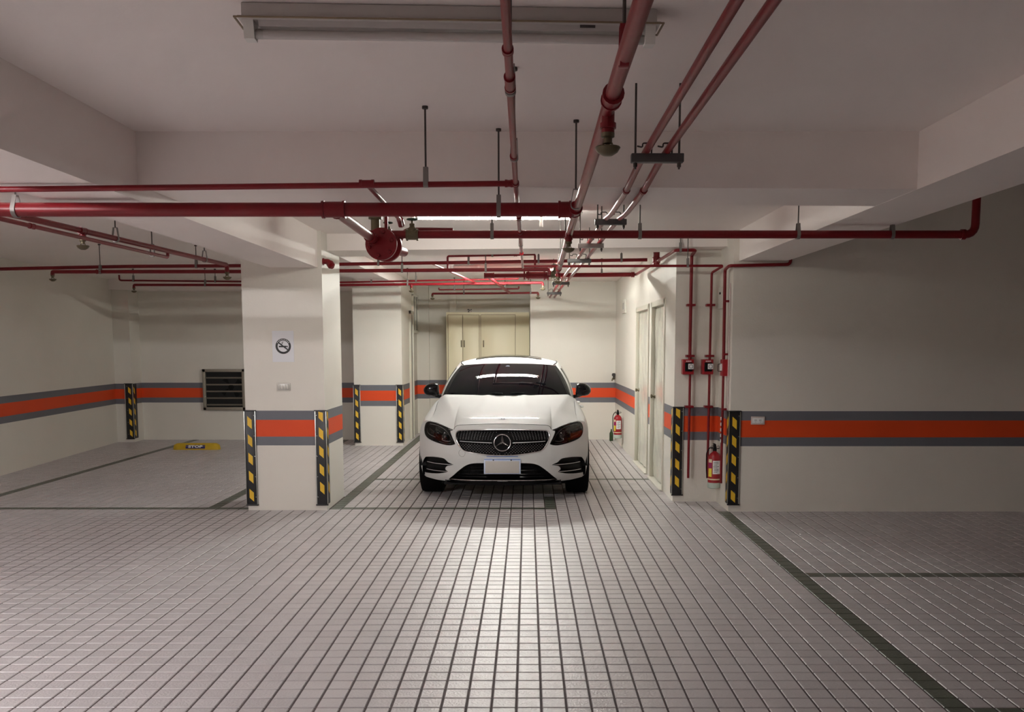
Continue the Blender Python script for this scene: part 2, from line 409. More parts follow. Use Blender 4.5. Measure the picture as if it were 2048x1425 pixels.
# skirting stain line and thin cracks left out: the paint carries its own marks
# ------------------------------------------------------------------ fluorescent fixtures
def fixture(x0, x1, y, label, lit=None, yaw=0, ztop=HC, tail=False, group=None, shade_lips=False):
    cx = (x0 + x1) / 2
    t = thing('fluorescent_lamp', label, 'lamp', (cx, y, ztop), group)
    hw = (x1 - x0) / 2; RW = .055 if not lit else .085
    ORG[t.name] = (0, 0, ztop)
    g = G(); g.box(-hw + .01, hw - .01, -.045, .045, ztop - .045, ztop - .001, .003); g.build('housing', FIXG if not lit else WHITEP, t)
    g = G()
    for s in (-1, 1): g.box(-hw - .012, hw + .012, s * .058 - .003, s * .058 + .003, ztop - .053, ztop - .047, .002)
    for s in (-1, 1): g.box(s * (hw + .009) - .003, s * (hw + .009) + .003, -.058, .058, ztop - .053, ztop - .047, .002)
    g.build('reflector_rim', LINER if not lit else WHITEP, t)
    g = G(); g.box(-hw, hw, -RW, RW, ztop - .050, ztop - .044); g.prism([(-.022, ztop - .066), (.022, ztop - .066), (.03, ztop - .05), (-.03, ztop - .05)], -hw + .06, hw - .06, lambda a, b, c: (c, a, b))
    if shade_lips:
        for s in (-1, 1): g.box(-hw, hw, s * .084 - .001, s * .084 + .001, ztop - .092, ztop - .046)  # lips added to keep the tube's light off the ceiling
    g.build('reflector', WHITEP if lit else FIXG, t)
    for s in (-1, 1):
        prof = [(-.035, ztop - .05), (.035, ztop - .05), (.022, ztop - .105), (-.022, ztop - .105)]
        G().prism(prof, s * (hw - .045), s * (hw - .012), lambda a, b, c: (c, a, b)).build('lamp_holder', WHITEP, t)
    zt = ztop - .085
    o = G().tube([(-hw + .045, 0, zt), (hw - .045, 0, zt)], .0145, 14).build('fluorescent_tube', lit or TUBEOFF, t)
    for s in (-1, 1): G().tube([(s * (hw - .046), 0, zt), (s * (hw - .07), 0, zt)], .0152, 14).build('tube_cap', GALV, t)
    if not lit:
        G().box(hw - .26, hw - .21, -.03, .03, ztop - .058, ztop - .05).build('ballast_label', LAMPG, t)
    if tail: G().box(.35, .375, -.03, -.024, ztop - .16, ztop - .05, .002).build('clip', WHITEP, t)
    t.rotation_euler = (0, 0, yaw)
    return t
fixture(-.925, .43, 3.145, 'unlit fluorescent lamp on the ceiling nearest the camera, crossed by red pipes', None, .045)
fixture(-.93, .42, 7.42, 'lit fluorescent lamp shining behind the thick red pipe', TF, 0, tail=True)
fixture(-.97, .38, 12.32, 'lit fluorescent lamp deep in the bay above the white car', TB, 0, shade_lips=True)
fixture(-4.9, -3.55, 2.2, 'lit fluorescent lamp in the left bay beside the camera', TH, 0, ztop=HC)  # lamp added out of view to brighten the near floor and ceiling

# ------------------------------------------------------------------ pipework
def sprinkler_g(x, y, z, s=1.0):
    """a drop nipple, a frame and a round deflector, hung from (x, y, z)"""
    a = G(); a.lathe([(0, 0), (.020 * s, 0), (.020 * s, -.012 * s), (.013 * s, -.016 * s), (.013 * s, -.03 * s)], (x, y, z), n=12)
    for k in (-1, 1): a.tube([(x + k * .011 * s, y, z - .028 * s), (x + k * .017 * s, y, z - .042 * s), (x + k * .004 * s, y, z - .058 * s)], .003 * s, 6)
    a.lathe([(0, -.045 * s), (.012 * s, -.046 * s), (.036 * s, -.040 * s), (.038 * s, -.043 * s), (.030 * s, -.056 * s), (.014 * s, -.066 * s), (0, -.067 * s)], (x, y, z), n=18)
    return a
def hanger(p, r, parent, top=HC, clev=.07, m=None):
    x, y, z = p; 
    g = G(); g.tube([(x, y, z + clev), (x, y, top)], .0045, 8); g.lathe([(0, 0), (.014, 0), (.014, -.012), (0, -.012)], (x, y, top), n=10)
    g.build('hanger_rod', DARKM, parent)
    c = G(); w_ = .011
    along = parent.get('axis', 'x')
    ring = [(cos(a) * (r + .002), sin(a) * (r + .002)) for a in [pi + pi * k / 10 for k in range(11)]] + [(.010, clev), (-.010, clev)]
    outer = [(q * 1.0 + (.003 if q > 0 else -.003), s - (.003 if s < 0 else -.003)) for q, s in ring]
    n = len(ring); V = []
    for (P, off) in ((ring, -w_), (ring, w_), (outer, -w_), (outer, w_)):
        for q, s in P: V.append((x + off, y + q, z + s) if along == 'x' else (x + q, y + off, z + s))
    F = []
    for i in range(n):
        j = (i + 1) % n
        F += [(i, j, n + j, n + i), (2 * n + i, 3 * n + i, 3 * n + j, 2 * n + j), (i, 2 * n + i, 2 * n + j, j), (n + i, n + j, 3 * n + j, 3 * n + i)]
    c.add(V, F); c.build('clevis', m or CLEV, parent)
def pipe(label, pts, r, coup=(), hang=(), spr=(), name='fire_pipe', cat='pipe', group=None, axis='x', top=HC, rad=.05, n=16, srad=1.0):
    t = thing(name, label, cat, pts[0], group); t['axis'] = axis
    G().tube(rnd(pts, rad), r, n).build('pipe_run', RED, t)
    for (p, d, rr, L_) in coup:            # couplings: thicker sleeve with two rims
        d = Vector(d).normalized(); p = Vector(p)
        g = G(); g.tube([p - d * L_ / 2, p + d * L_ / 2], rr * 1.18, n)
        for s in (-1, 1): g.tube([p + d * s * (L_ / 2 - .008), p + d * s * (L_ / 2 + .004)], rr * 1.32, n)
        g.build('coupling', RED, t)
    for p in hang: hanger(p, r, t, top)
    for (x, y, z, drop) in spr:
        g = G(); g.tube([(x, y, z), (x, y, z - drop)], r * .95, 14); g.tube([(x, y, z - drop * .55), (x, y, z - drop * .8)], r * 1.2, 14); g.build('drop_nipple', RED, t)
        sprinkler_g(x, y, z - drop, srad).build('sprinkler_head', BRASS, t)
    del t['axis']
    return t

X_, Y_ = (1, 0, 0), (0, 1, 0)
# A: thin cross pipe
pA = pipe('thin red pipe crossing just in front of the first beam', [(-3.6, 4.36, 2.305), (-2.0, 4.36, 2.323), (-.055, 4.36, 2.345)], .0135,
          [((-.74, 4.36, 2.345), X_, .0135, .06), ((-.085, 4.36, 2.345), X_, .0135, .03)], [(-.468, 4.36, 2.345)])
G().tube(rnd([(-.742, 4.36, 2.345), (-.755, 5.55, 2.345), (-.755, 5.6, 2.31)], .03), .0125, 12).build('branch_pipe', RED, pA)
G().tube([(-.755, 5.58, 2.345), (-.755, 5.65, 2.325)], .02, 12).build('elbow', RED, pA)
# B: thick cross pipe
pB = pipe('thickest red pipe crossing in front of the lit lamp', [(-3.6, 4.80, 2.29), (.235, 4.80, 2.29)], .0355,
          [((-.985, 4.80, 2.29), X_, .034, .11), ((.19, 4.80, 2.29), X_, .034, .06)], [(-.146, 4.80, 2.29), (-2.60, 4.80, 2.29)])
# G: branch going back to the alarm valve
pG = pipe('short red pipe running back from the thick pipe to the flanged valve', [(-.985, 4.80, 2.29), (-1.0, 6.12, 2.29)], .028,
          [((-.987, 4.86, 2.29), Y_, .028, .05), ((-.998, 6.0, 2.29), Y_, .029, .10)], axis='y')
av = thing('flanged_valve', 'dark red round flanged valve under the ceiling behind the thick pipe', 'valve', (-.95, 6.15, 2.25))
g = G(); g.lathe([(0, 0), (.10, 0), (.105, .004), (.105, .026), (.10, .03), (.055, .035), (.055, .12), (.10, .125), (.105, .13), (.105, .152), (.10, .156), (0, .158)], (-.955, 6.12, 2.262), (.12, 1, 0), 36)
g.build('flange', RED, av)
for k in range(6):
    a = k * pi / 3 + .3; cx, cz = -.955 + .078 * cos(a), 2.262 + .078 * sin(a)
    G().lathe([(0, -.016), (.011, -.016), (.013, -.01), (.013, 0), (0, 0)], (cx, 6.12, cz), (0, 1, 0), 6).build('bolt', RED, av)
G().tube([(-.93, 6.27, 2.25), (-.86, 6.55, 2.25)], .03, 16).build('outlet_stub', RED, av)
g = G(); g.tube([(-1.0, 6.2, 2.27), (-1.0, 6.2, 2.45)], .03, 14); g.tube([(-1.0, 6.2, 2.43), (-1.0, 6.2, 2.50)], .045, 14); g.build('bonnet', BRASS, av)
G().tube([(-.93, 6.2, 2.33), (-.93, 6.2, 2.47)], .012, 10).build('relief_stub', RED, av)
def gate_valve(x, y, z, label, s=1.0, group='gate valves with green handwheels'):
    t = thing('gate_valve', label, 'valve', (x, y, z), group)
    g = G(); g.tube([(x - .032 * s, y, z), (x + .032 * s, y, z)], .034 * s, 14); g.tube([(x - .04 * s, y, z), (x - .028 * s, y, z)], .04 * s, 8); g.tube([(x + .028 * s, y, z), (x + .04 * s, y, z)], .04 * s, 8)
    g.lathe([(.03 * s, 0), (.028 * s, .04 * s), (.016 * s, .055 * s), (.018 * s, .06 * s), (.018 * s, .072 * s), (.007 * s, .075 * s), (.007 * s, .10 * s)], (x, y, z), n=14)
    g.build('valve_body', BRASS, t)
    h = G(); ringp = [(x + .032 * s * cos(a), y + .032 * s * sin(a), z + .1 * s) for a in [2 * pi * k / 20 for k in range(21)]]
    h.tube(ringp, .0055 * s, 8, caps=False); h.lathe([(0, .092 * s), (.01 * s, .092 * s), (.01 * s, .108 * s), (0, .108 * s)], (x, y, z), n=10)
    for k in range(4): a = k * pi / 2; h.tube([(x, y, z + .1 * s), (x + .032 * s * cos(a), y + .032 * s * sin(a), z + .1 * s)], .004 * s, 6)
    h.build('handwheel', GREENW, t); return t
gate_valve(-.765, 6.25, 2.335, 'brass gate valve with green handwheel on the long cross pipe')
gate_valve(-.95, 6.42, 2.345, 'brass gate valve with green handwheel just above the round flanged valve', .9)
# F: long cross pipe
pF = pipe('long red pipe crossing behind the first beam, turning up at its right end', [(-.99, 6.25, 2.337), (2.97, 6.25, 2.337), (2.97, 6.25, HB)], .0265,
          [((-.93, 6.25, 2.337), X_, .026, .05), ((2.89, 6.25, 2.337), X_, .026, .02)], [(-.235, 6.25, 2.337), (.745, 6.25, 2.337), (1.795, 6.25, 2.337), (2.42, 6.25, 2.337)], rad=.07)
G().tube(rnd([(-.86, 6.30, 2.30), (-.82, 6.33, 2.375), (-.70, 6.33, 2.375), (-.5, 6.33, 2.372)], .04), .018, 12).build('bypass_pipe', RED, pF)
# C: large lengthwise pipe
pC = pipe('thick red pipe running away overhead, carrying two drop sprinklers', [(.225, .2, 2.29), (.235, 2.8, 2.29), (.25, 4.9, 2.29), (.285, 8.75, 2.29)], .0205,
          [((.243, 4.80, 2.29), Y_, .026, .12), ((.236, 2.66, 2.29), Y_, .023, .07), ((.28, 8.4, 2.29), Y_, .021, .08), ((.26, 5.95, 2.29), Y_, .022, .07)],
          [(.236, 4.62, 2.29), (.262, 6.55, 2.29), (.272, 7.8, 2.29)], [(.238, 2.82, 2.29, .062), (.252, 5.75, 2.29, .055), (.284, 8.72, 2.29, .05)], axis='y')
hanger((.231, 2.30, 2.29), .021, pC, m=RED)
# E: thin lengthwise pipe
pE = pipe('thin red pipe running away overhead to the left of the thick one', [(-.045, .2, 2.345), (-.049, 2.5, 2.345), (-.055, 4.4, 2.345), (-.046, 9.14, 2.36)], .0115,
          [((-.05, 2.43, 2.345), Y_, .0115, .02), ((-.05, 2.72, 2.345), Y_, .0125, .11), ((-.055, 4.36, 2.345), Y_, .0125, .05), ((-.055, 3.75, 2.345), Y_, .0115, .02), ((-.05, 5.5, 2.345), Y_, .0125, .07), ((-.05, 6.2, 2.345), Y_, .0125, .04), ((-.048, 7.6, 2.345), Y_, .0125, .04)],
          [(-.05, 2.80, 2.345), (-.053, 3.77, 2.345), (-.05, 7.0, 2.35)], axis='y')
# D1, D2: the conduit pair on trapeze brackets
pipe('left one of the twin thin red pipes on grey brackets', [(.495, .2, 2.42), (.50, 4.25, 2.415), (.499, 4.75, 2.380), (.499, 5.6, 2.380), (.50, 6.0, 2.41), (.47, 9.0, 2.42), (.40, 13.3, 2.42), (.38, 15.82, 2.42)], .0155,
     [((.499, 4.78, 2.381), Y_, .0145, .03)], axis='y', rad=.2)
pipe('right one of the twin thin red pipes on grey brackets', [(.585, .2, 2.42), (.587, 4.25, 2.415), (.586, 4.75, 2.380), (.586, 5.6, 2.380), (.586, 6.0, 2.41), (.555, 9.0, 2.42), (.475, 13.3, 2.42), (.455, 15.82, 2.42)], .0155,
     [((.586, 4.78, 2.381), Y_, .0145, .03)], axis='y', rad=.2)
for (x0, x1, y, lab) in ((.435, .655, 3.99, 'grey trapeze bracket under the twin pipes, the nearest and largest'), (.428, .63, 6.0, 'grey trapeze bracket under the twin pipes, second from the camera, above the long cross pipe'),
                         (.395, .60, 7.4, 'pale trapeze bracket under the twin pipes, just below the long cross pipe'), (.37, .59, 8.7, 'small trapeze bracket under the twin pipes at the second beam'),
                         (.31, .53, 11.8, 'small far trapeze bracket under the twin pipes in the lit bay'), (.29, .51, 14.0, 'farthest tiny trapeze bracket under the twin pipes')):
    t = thing('trapeze_bracket', lab, 'bracket', ((x0 + x1) / 2, y, 2.37), 'trapeze brackets of the twin pipes')
    zb = 2.385
    G().box(x0, x1, y - .02, y + .02, zb - .018, zb + .018, .003).build('channel', BRACK if y != 7.4 else GALV, t)
    for x in (x0 + .018, x1 - .018):
        G().tube([(x, y, zb - .045), (x, y, HC)], .0045, 8).build('rod', DARKM, t)
        G().tube([(x, y, zb - .036), (x, y, zb - .02)], .009, 6).build('nut', DARKM, t)
    k = 0
    for x in ((x0 + x1) / 2 - .043, (x0 + x1) / 2 + .043):
        G().tube(rnd([(x + .019, y, zb + .018), (x + .019, y, zb + .062), (x - .019, y, zb + .062), (x - .019, y, zb + .045), (x - .042, y, zb + .05)], .01), .0035, 6).build('pipe_clip', DARKM, t)
# left bay
pL1 = pipe('red pipe slanting back in the left bay, ending in a sprinkler near the pillar', [(-3.0, 3.2, 2.31), (-2.80, 5.04, 2.31), (-2.756, 5.83, 2.31), (-2.64, 8.24, 2.31), (-2.64, 8.24, 2.25)], .018,
           [((-2.756, 5.83, 2.31), Y_, .017, .07)], [(-2.735, 6.25, 2.31), (-2.665, 7.75, 2.31)], [(-2.756, 5.83, 2.31, .05), (-2.64, 8.24, 2.29, .045)], axis='y')
pL2 = pipe('thinner red pipe below the slanting one in the left bay', [(-2.95, 3.2, 2.258), (-2.74, 4.9, 2.258), (-2.70, 7.05, 2.262), (-2.70, 7.05, 2.31)], .012,
           [((-2.735, 5.2, 2.258), Y_, .012, .04)], [(-2.715, 6.8, 2.26)], axis='y')
# cross pipes of the back bay
pipe('long dark red pipe passing behind the near pillar, upper of the pair', [(-6.55, 10.2, 2.415), (-5.2, 10.2, 2.445), (-4.3, 10.2, 2.462), (-3.1, 10.2, 2.468), (-2.0, 10.2, 2.485), (1.30, 10.2, 2.532)], .0185, (),
     [(-3.6, 10.2, 2.465), (-1.62, 10.2, 2.49), (1.02, 10.2, 2.528), (.12, 10.2, 2.515), (-.64, 10.2, 2.505)], rad=.3)
pipe('long dark red pipe passing behind the near pillar, lower of the pair', [(-5.117, 10.1, 2.37), (-5.117, 10.1, 2.396), (-3.1, 10.1, 2.398), (.235, 10.1, 2.420), (.235, 10.1, 2.36)], .0195,
     [((-4.62, 10.1, 2.397), X_, .019, .04)], [(-4.6, 10.1, 2.397), (-1.35, 10.1, 2.41), (-.45, 10.1, 2.415)], [(-5.117, 10.1, 2.39, .03)])
pipe('thin far red pipe behind both pillars, upper one', [(-5.795, 13.3, 2.603), (-5.795, 13.3, 2.527), (-2.692, 13.3, 2.499), (-0.127, 13.3, 2.55), (-0.127, 13.3, 2.613)], .0125,
     (), [(-5.594, 13.3, 2.525), (-4.433, 13.3, 2.514), (-1.583, 13.3, 2.518), (-2.217, 13.3, 2.508)])
pipe('thin far red pipe behind both pillars, lower one with a sprinkler at each end', [(-5.546, 13.19, 2.413), (-5.546, 13.19, 2.457), (-2.639, 13.19, 2.453), (0.216, 13.19, 2.487), (0.216, 13.19, 2.444)], .0175,
     [((-0.338, 13.19, 2.479), X_, .016, .03)], [(-4.539, 13.19, 2.457), (-1.689, 13.19, 2.466)], [(-5.546, 13.19, 2.434, .02), (0.216, 13.19, 2.466, .02), (-1.636, 13.19, 2.466, .05)])
pipe('farthest red pipe before the back wall, its ends turned up', [(-1.42, 15, 2.53), (-1.42, 15, 2.497), (-.14, 15, 2.513), (-.14, 15, 2.55)], .0115, (), [(-1.17, 15, 2.50), (-.36, 15, 2.51)])
pipe('farthest red pipe before the back wall, with a sprinkler at each end', [(-1.525, 15.0, 2.40), (-1.525, 15.0, 2.436), (-.6, 15.0, 2.44), (.17, 15.0, 2.45), (.17, 15.0, 2.41)], .0165, (), [(-1.02, 15, 2.438), (.05, 15, 2.449)], [(-1.525, 15, 2.42, .015), (.17, 15, 2.43, .015)])
pipe('small red pipe loop standing on the pair behind the second beam', [(-.864, 10.16, 2.40), (-.864, 10.16, 2.567), (-.14, 10.16, 2.58), (.081, 10.16, 2.586), (.081, 10.16, 2.42)], .0115,
     [((-.13, 10.16, 2.58), X_, .012, .03)], [(-.38, 10.16, 2.575)], rad=.02)
pipe('thick red pipe crossing the lit bay, wearing a flanged valve', [(-.53, 11.75, 2.475), (1.36, 11.75, 2.492), (1.445, 9.16, 2.53), (1.64, 9.16, 2.53), (1.64, 9.38, 2.50), (1.64, 9.385, 1.45)], .0165,
     [((-.48, 11.75, 2.476), X_, .03, .12), ((1.32, 11.75, 2.492), X_, .026, .03)], [(.93, 11.75, 2.488), (1.49, 9.16, 2.53)], rad=.04)
t = pB  # sleeve pieces of the thick far pipe
g = G(); g.tube([(-.5, 11.75, 2.475), (1.33, 11.75, 2.492)], .027, 14)
fv = thing('flanged_valve', 'small dark flanged valve on the far thick pipe in the lit bay', 'valve', (.1, 11.75, 2.48))
g.build('pipe_sleeve', RED, fv)
g = G()
for x in (-.05, .0, .20, .245): g.tube([(x, 11.75, 2.48), (x + .022, 11.75, 2.48)], .060, 20)
g.tube([(-.02, 11.75, 2.48), (.26, 11.75, 2.48)], .046, 16); g.build('flange', RED, fv)
gate_valve(.34, 11.72, 2.485, 'tiny brass gate valve beside the far flanged valve', 1.2)
for (a, b, lab, r) in (((-.51, 11.75, 2.475), (-.29, 14.99, 2.45), 'stub of red pipe going back from the far thick pipe, thicker one', .02), ((-1.05, 10.25, 2.50), (-.74, 13.2, 2.49), 'thin slanting red pipe joining the cross pipes of the lit bay', .012)):
    pipe(lab, [a, b], r, (), (), axis='y')
pipe('short upright red pipe stub near the wrapped doors', [(1.40, 10.2, 2.53 - .07), (1.40, 10.2, HC)], .036, [((1.40, 10.2, 2.53), (0, 0, 1), .034, .05)])
pipe('thin red pipe running right along the second beam to the middle riser', [(-.046, 9.14, 2.372), (1.895, 9.14, 2.378), (1.895, 9.14, 2.37), (1.842, 9.37, 2.33), (1.842, 9.385, 1.45)], .0125, (), [(1.56, 9.14, 2.378)], rad=.03)
pipe('red pipe elbowing down in front of the right wall corner', [(2.475, 8.835, HB), (2.475, 8.835, 2.365), (1.90, 8.835, 2.352), (1.90, 9.02, 2.33), (1.905, 9.02, 1.45)], .0155, (), (), rad=.035)

t = thing('pipe_stub', 'red capped elbow stub on the top right corner of the near pillar', 'pipe', (-1.90, 9.0, 2.40))
g = G(); g.tube(rnd([(-1.975, 9.0, 2.405), (-1.905, 8.99, 2.405), (-1.885, 8.97, 2.375)], .03), .026, 14); g.tube([(-1.962, 9.0, 2.405), (-1.95, 9.0, 2.405)], .034, 12); g.tube([(-1.892, 8.978, 2.388), (-1.872, 8.96, 2.362)], .036, 14); g.tube([(-1.875, 8.96, 2.365), (-1.86, 8.95, 2.345)], .02, 8); g.build('elbow', RED, t)

# risers below the call boxes, clamps and boxes
def riser(label, x, y, z0, side=False):
    t = thing('riser_pipe', label, 'pipe', (x, y, z0), 'red riser pipes below the boxes')
    G().tube([(x, y, z0), (x, y, 1.345)], .0125, 14).build('pipe_run', RED, t)
    zs = (2.01, 1.50, .985) if not side else (2.03, 1.52, .985)
    for z in zs:
        g = G()
        if side: g.box(x - .012, 1.951, y - .03, y + .03, z - .01, z + .01, .003)
        else: g.box(x - .042, x + .042, y - .018, 9.455, z - .011, z + .011, .003)
        g.build('clamp', RED, t)
    return t
riser('red riser below the leftmost fire telephone box, open at the bottom', 1.645, 9.385, .255)
riser('red riser below the middle fire telephone box, partly behind the extinguisher', 1.842, 9.385, .255)
r3 = riser('red riser with white lettering at the corner of the right wall', 1.905, 9.02, .255, True)
for k in range(5): G().box(1.884, 1.8925, 9.0, 9.012, .66 + k * .055, .69 + k * .055).build('lettering_mark', WHITE, r3)
def call_box(label, x, y, z):
    t = thing('fire_telephone_box', label, 'box', (x, y, z), 'red boxes on the risers')
    G().box(x - .056, x + .056, y - .035, y + .06, z - .076, z + .076, .005).build('box_body', REDB, t)
    g = G(); g.box(x - .035, x + .04, y - .052, y - .034, z - .045, z + .045, .004); g.build('socket_cover', CARM, t)
    G().box(x - .004, x + .05, y - .056, y - .05, z - .022, z + .032, .002).build('label_plate', WHITE, t)
    ring = [(x + .023 + .018 * cos(a), y - .0575, z + .005 + .018 * sin(a)) for a in [2 * pi * k / 16 for k in range(17)]]
    G().tube(ring, .0022, 6, caps=False).build('printed_ring', BLACK, t)
    g = G()
    for k in range(5): g.box(x - .022 + k * .011, x - .015 + k * .011, y - .0365, y - .034, z + .052, z + .063)
    g.build('lettering_mark', WHITE, t)
call_box('red call box on the leftmost riser with a white round-marked plate', 1.621, 9.385, 1.39)
call_box('red call box on the middle riser with a white round-marked plate', 1.818, 9.385, 1.39)
t = thing('fire_telephone_box', 'red call box seen edge on at the wall corner with a wire handle', 'box', (1.92, 9.02, 1.39), 'red boxes on the risers')
G().box(1.885, 1.951, 8.96, 9.08, 1.31, 1.47, .005).build('box_body', REDB, t)
G().tube(rnd([(1.886, 9.02, 1.425), (1.85, 9.02, 1.425), (1.85, 9.02, 1.355), (1.886, 9.02, 1.355)], .01), .003, 8).build('wire_handle', DARKM, t)
G().box(1.874, 1.886, 8.98, 9.06, 1.36, 1.43, .003).build('socket_cover', WHITE, t)
t = thing('conduit', 'thin white conduit behind the corner riser', 'conduit', (1.94, 9.0, .9))
G().tube([(1.94, 8.96, .98), (1.94, 8.96, 2.2)], .006, 8).build('conduit_run', PINKP, t)

# fire extinguishers
def extinguisher(label, x, y, z, s=1.0, rot=0):
    t = thing('fire_extinguisher', label, 'extinguisher', (x, y, z), 'red fire extinguishers'); t.rotation_euler = (0, 0, rot)
    ORG[t.name] = (0, 0, 0); t.location = (x, y, z); t.scale = (s, s, s)
    G().lathe([(0, .055), (.0655, .055), (.0655, .30), (.062, .325), (.048, .35), (.028, .365), (.018, .372), (.018, .38)], (0, 0, 0), n=32).build('cylinder', REDB, t)
    G().lathe([(0, 0), (.058, 0), (.067, .006), (.067, .056), (.064, .062)], (0, 0, 0), n=32).build('base_cup', LGREEN, t)
    G().lathe([(.0660, .088), (.0664, .089), (.0664, .10), (.066, .101)], (0, 0, 0), n=32).build('band', CREAMB, t)
    def wrap(a0, a1, z0, z1, m, nm, r=.0668):
        rows = []
        for zz in (z0, z1): rows.append([(r * sin(a0 + (a1 - a0) * k / 10), -r * cos(a0 + (a1 - a0) * k / 10), zz) for k in range(11)])
        G().grid(rows).build(nm, m, t)
    wrap(-.45, .75, .15, .285, WHITE, 'label')
    wrap(-1.25, -.62, .12, .205, LYEL, 'label_patch'); wrap(-1.25, -.62, .205, .265, LMAG, 'label_patch'); wrap(-1.25, -.62, .265, .30, CREAMB, 'label_patch')
    rr = random.Random(3); g = G()
    for k in range(8):
        zz = .268 - k * .0145; a0 = -.36 + rr.random() * .1; a1 = a0 + .5 + rr.random() * .45
        g.grid([[(.0673 * sin(a0 + (a1 - a0) * j / 6), -.0673 * cos(a0 + (a1 - a0) * j / 6), z2) for j in range(7)] for z2 in (zz, zz + .005)])
    g.build('printed_lines', BLACK, t)
    g = G(); g.lathe([(.016, .375), (.020, .38), (.020, .40), (.014, .405), (.014, .425), (0, .43)], (0, 0, 0), n=14); g.box(-.012, .012, -.012, .035, .42, .445, .004); g.build('valve_head', CARM, t)
    g = G(); g.box(-.008, .008, -.01, .075, .443, .45, .002); g.box(-.008, .008, .0, .085, .415, .421, .002); g.build('lever', CARM, t)
    for s_ in (-1, 1):
        ring = [(s_ * .03 + .016 * cos(a), -.012, .415 + .016 * sin(a)) for a in [2 * pi * k / 16 for k in range(17)]]
        G().tube(ring, .0025, 6, caps=False).build('pull_ring', DARKM, t)
    G().tube(rnd([(-.015, 0, .41), (-.05, .02, .41), (-.078, .02, .36), (-.078, .02, .2), (-.074, .0, .1)], .03), .006, 8).build('hose', CARM, t)
    G().tube([(.015, .02, .40), (.06, .06, .402)], .0035, 8).build('wall_hook', DARKM, t)
    return t
extinguisher('near red fire extinguisher hanging between the middle and corner risers', 1.895, 9.30, .165, 1.0)
extinguisher('far red fire extinguisher by the back corner beyond the wrapped doors', 1.41, 14.4, .165, .98)
G_ = thing('bottle', 'small dark green bottle on the floor in the far corner', 'bottle', (1.42, 15.6, 0))
G().lathe([(0, 0), (.03, 0), (.032, .01), (.032, .13), (.012, .17), (.012, .20), (0, .20)], (1.42, 15.6, 0), n=16).build('bottle_body', GREENB, G_)
t = thing('water_tap', 'small brass water tap on the back wall above the waist band', 'tap', (1.47, 15.83, 1.05))
g = G(); g.tube(rnd([(1.47, 15.84, 1.05), (1.47, 15.75, 1.05), (1.44, 15.70, 1.05), (1.43, 15.70, 1.01)], .03), .012, 12); g.lathe([(0, .0), (.022, 0), (.022, .012), (0, .012)], (1.47, 15.83, 1.05), (0, -1, 0), 12); g.build('tap_body', BRASS, t)
g = G(); g.lathe([(.012, 0), (.014, .03), (.03, .04), (.032, .07), (.02, .085), (0, .086)], (1.465, 15.76, 1.055), n=12); g.build('tap_knob', LAMPG, t)
t = thing('junction_box', 'flat pale box high on the right wall before the far door', 'box', (1.5, 14.35, 2.1))
G().box(1.475, 1.502, 14.15, 14.62, 2.10, 2.31, .006).build('box_body', PLAST, t); G().box(1.47, 1.476, 14.3, 14.45, 2.16, 2.26, .002).build('vent_plate', GALV, t)
t = thing('emergency_light', 'ivory emergency light half hidden by the corner riser', 'lamp', (1.95, 9.3, 2.0))
G().box(1.915, 1.951, 9.20, 9.40, 1.97, 2.18, .008).build('casing', PLAST, t); G().tube([(1.914, 9.28, 2.12), (1.905, 9.28, 2.12)], .012, 10).build('indicator', CARM, t)

# corner guards
def guard(label, x, y, dirx, z0=.06, z1=.972, back=.10, w_=.098, n=5, off=0):
    """x,y: the corner of the wall; dirx: +1 when the front leg runs to larger x"""
    t = thing('corner_guard', label, 'corner guard', (x, y, z0), 'black and yellow corner guards')
    th = .012
    g = G(); xs = sorted((x - dirx * th, x + dirx * w_)); g.box(xs[0], xs[1], y - th, y, z0, z1, .002)
    xs = sorted((x - dirx * th, x)); g.box(xs[0], xs[1], y - th, y + back, z0, z1, .002)
    g.build('rubber_angle', BLACKR, t)
    g = G(); xe = x + dirx * w_; xs = sorted((xe, xe - dirx * .008)); g.box(xs[0], xs[1], y - th - .003, y, z0, z1, .001)
    xs = sorted((x - dirx * (th + .002), x - dirx * (th - .004))); g.box(xs[0], xs[1], y - th - .002, y - th + .004, z0, z1, .001); g.build('metal_edge', SILV, t)
    for (a, b) in ((z0 - .012, z0), (z1, z1 + .01)):
        xs = sorted((x - dirx * (th + .004), x + dirx * (w_ + .006))); G().box(xs[0], xs[1], y - th - .006, y, a, b, .002).build('end_cap', BLACKR, t)
    cx = x + dirx * .040; sp = .178; pw = .021; ph = .088; sl = .038
    zt = z1 - .085 + off
    while zt - ph - sl > z0 - .06:
        top = [(cx - pw, zt + sl), (cx + pw, zt)]; bot = [(cx + pw, zt - ph), (cx - pw, zt - ph + sl)]
        poly = [(px, min(max(pz, z0 + .004), z1 - .004)) for px, pz in top + bot]
        G().prism(poly, y - th - .0015, y - th + .001, lambda a, b, c: (a, c, b)).build('yellow_patch', YEL, t)
        xsd = x - dirx * th
        poly = [(y + .025, poly[0][1]), (y + .07, poly[1][1]), (y + .07, poly[2][1]), (y + .025, poly[3][1])]
        G().prism(poly, xsd - .0015, xsd + .0015, lambda a, b, c: (c, a, b)).build('yellow_patch', YEL, t)
        zt -= sp
    for k in range(5): G().lathe([(0, -.004), (.004, -.003), (.005, 0)], (x + dirx * (.082 if dirx > 0 else .082), y - th, z1 - .04 - k * .2), (0, 1, 0), 8).build('screw', CHROME, t)
    return t
guard('black and yellow corner guard on the left corner of the near pillar', -2.732, 8.942, 1)
guard('black and yellow corner guard on the right corner of the near pillar', -1.962, 8.942, -1, off=.07)
guard('black and yellow corner guard on the left corner of the far pillar', -2.784, 14.86, 1)
guard('black and yellow corner guard on the right corner of the far pillar', -2.01, 14.86, -1)
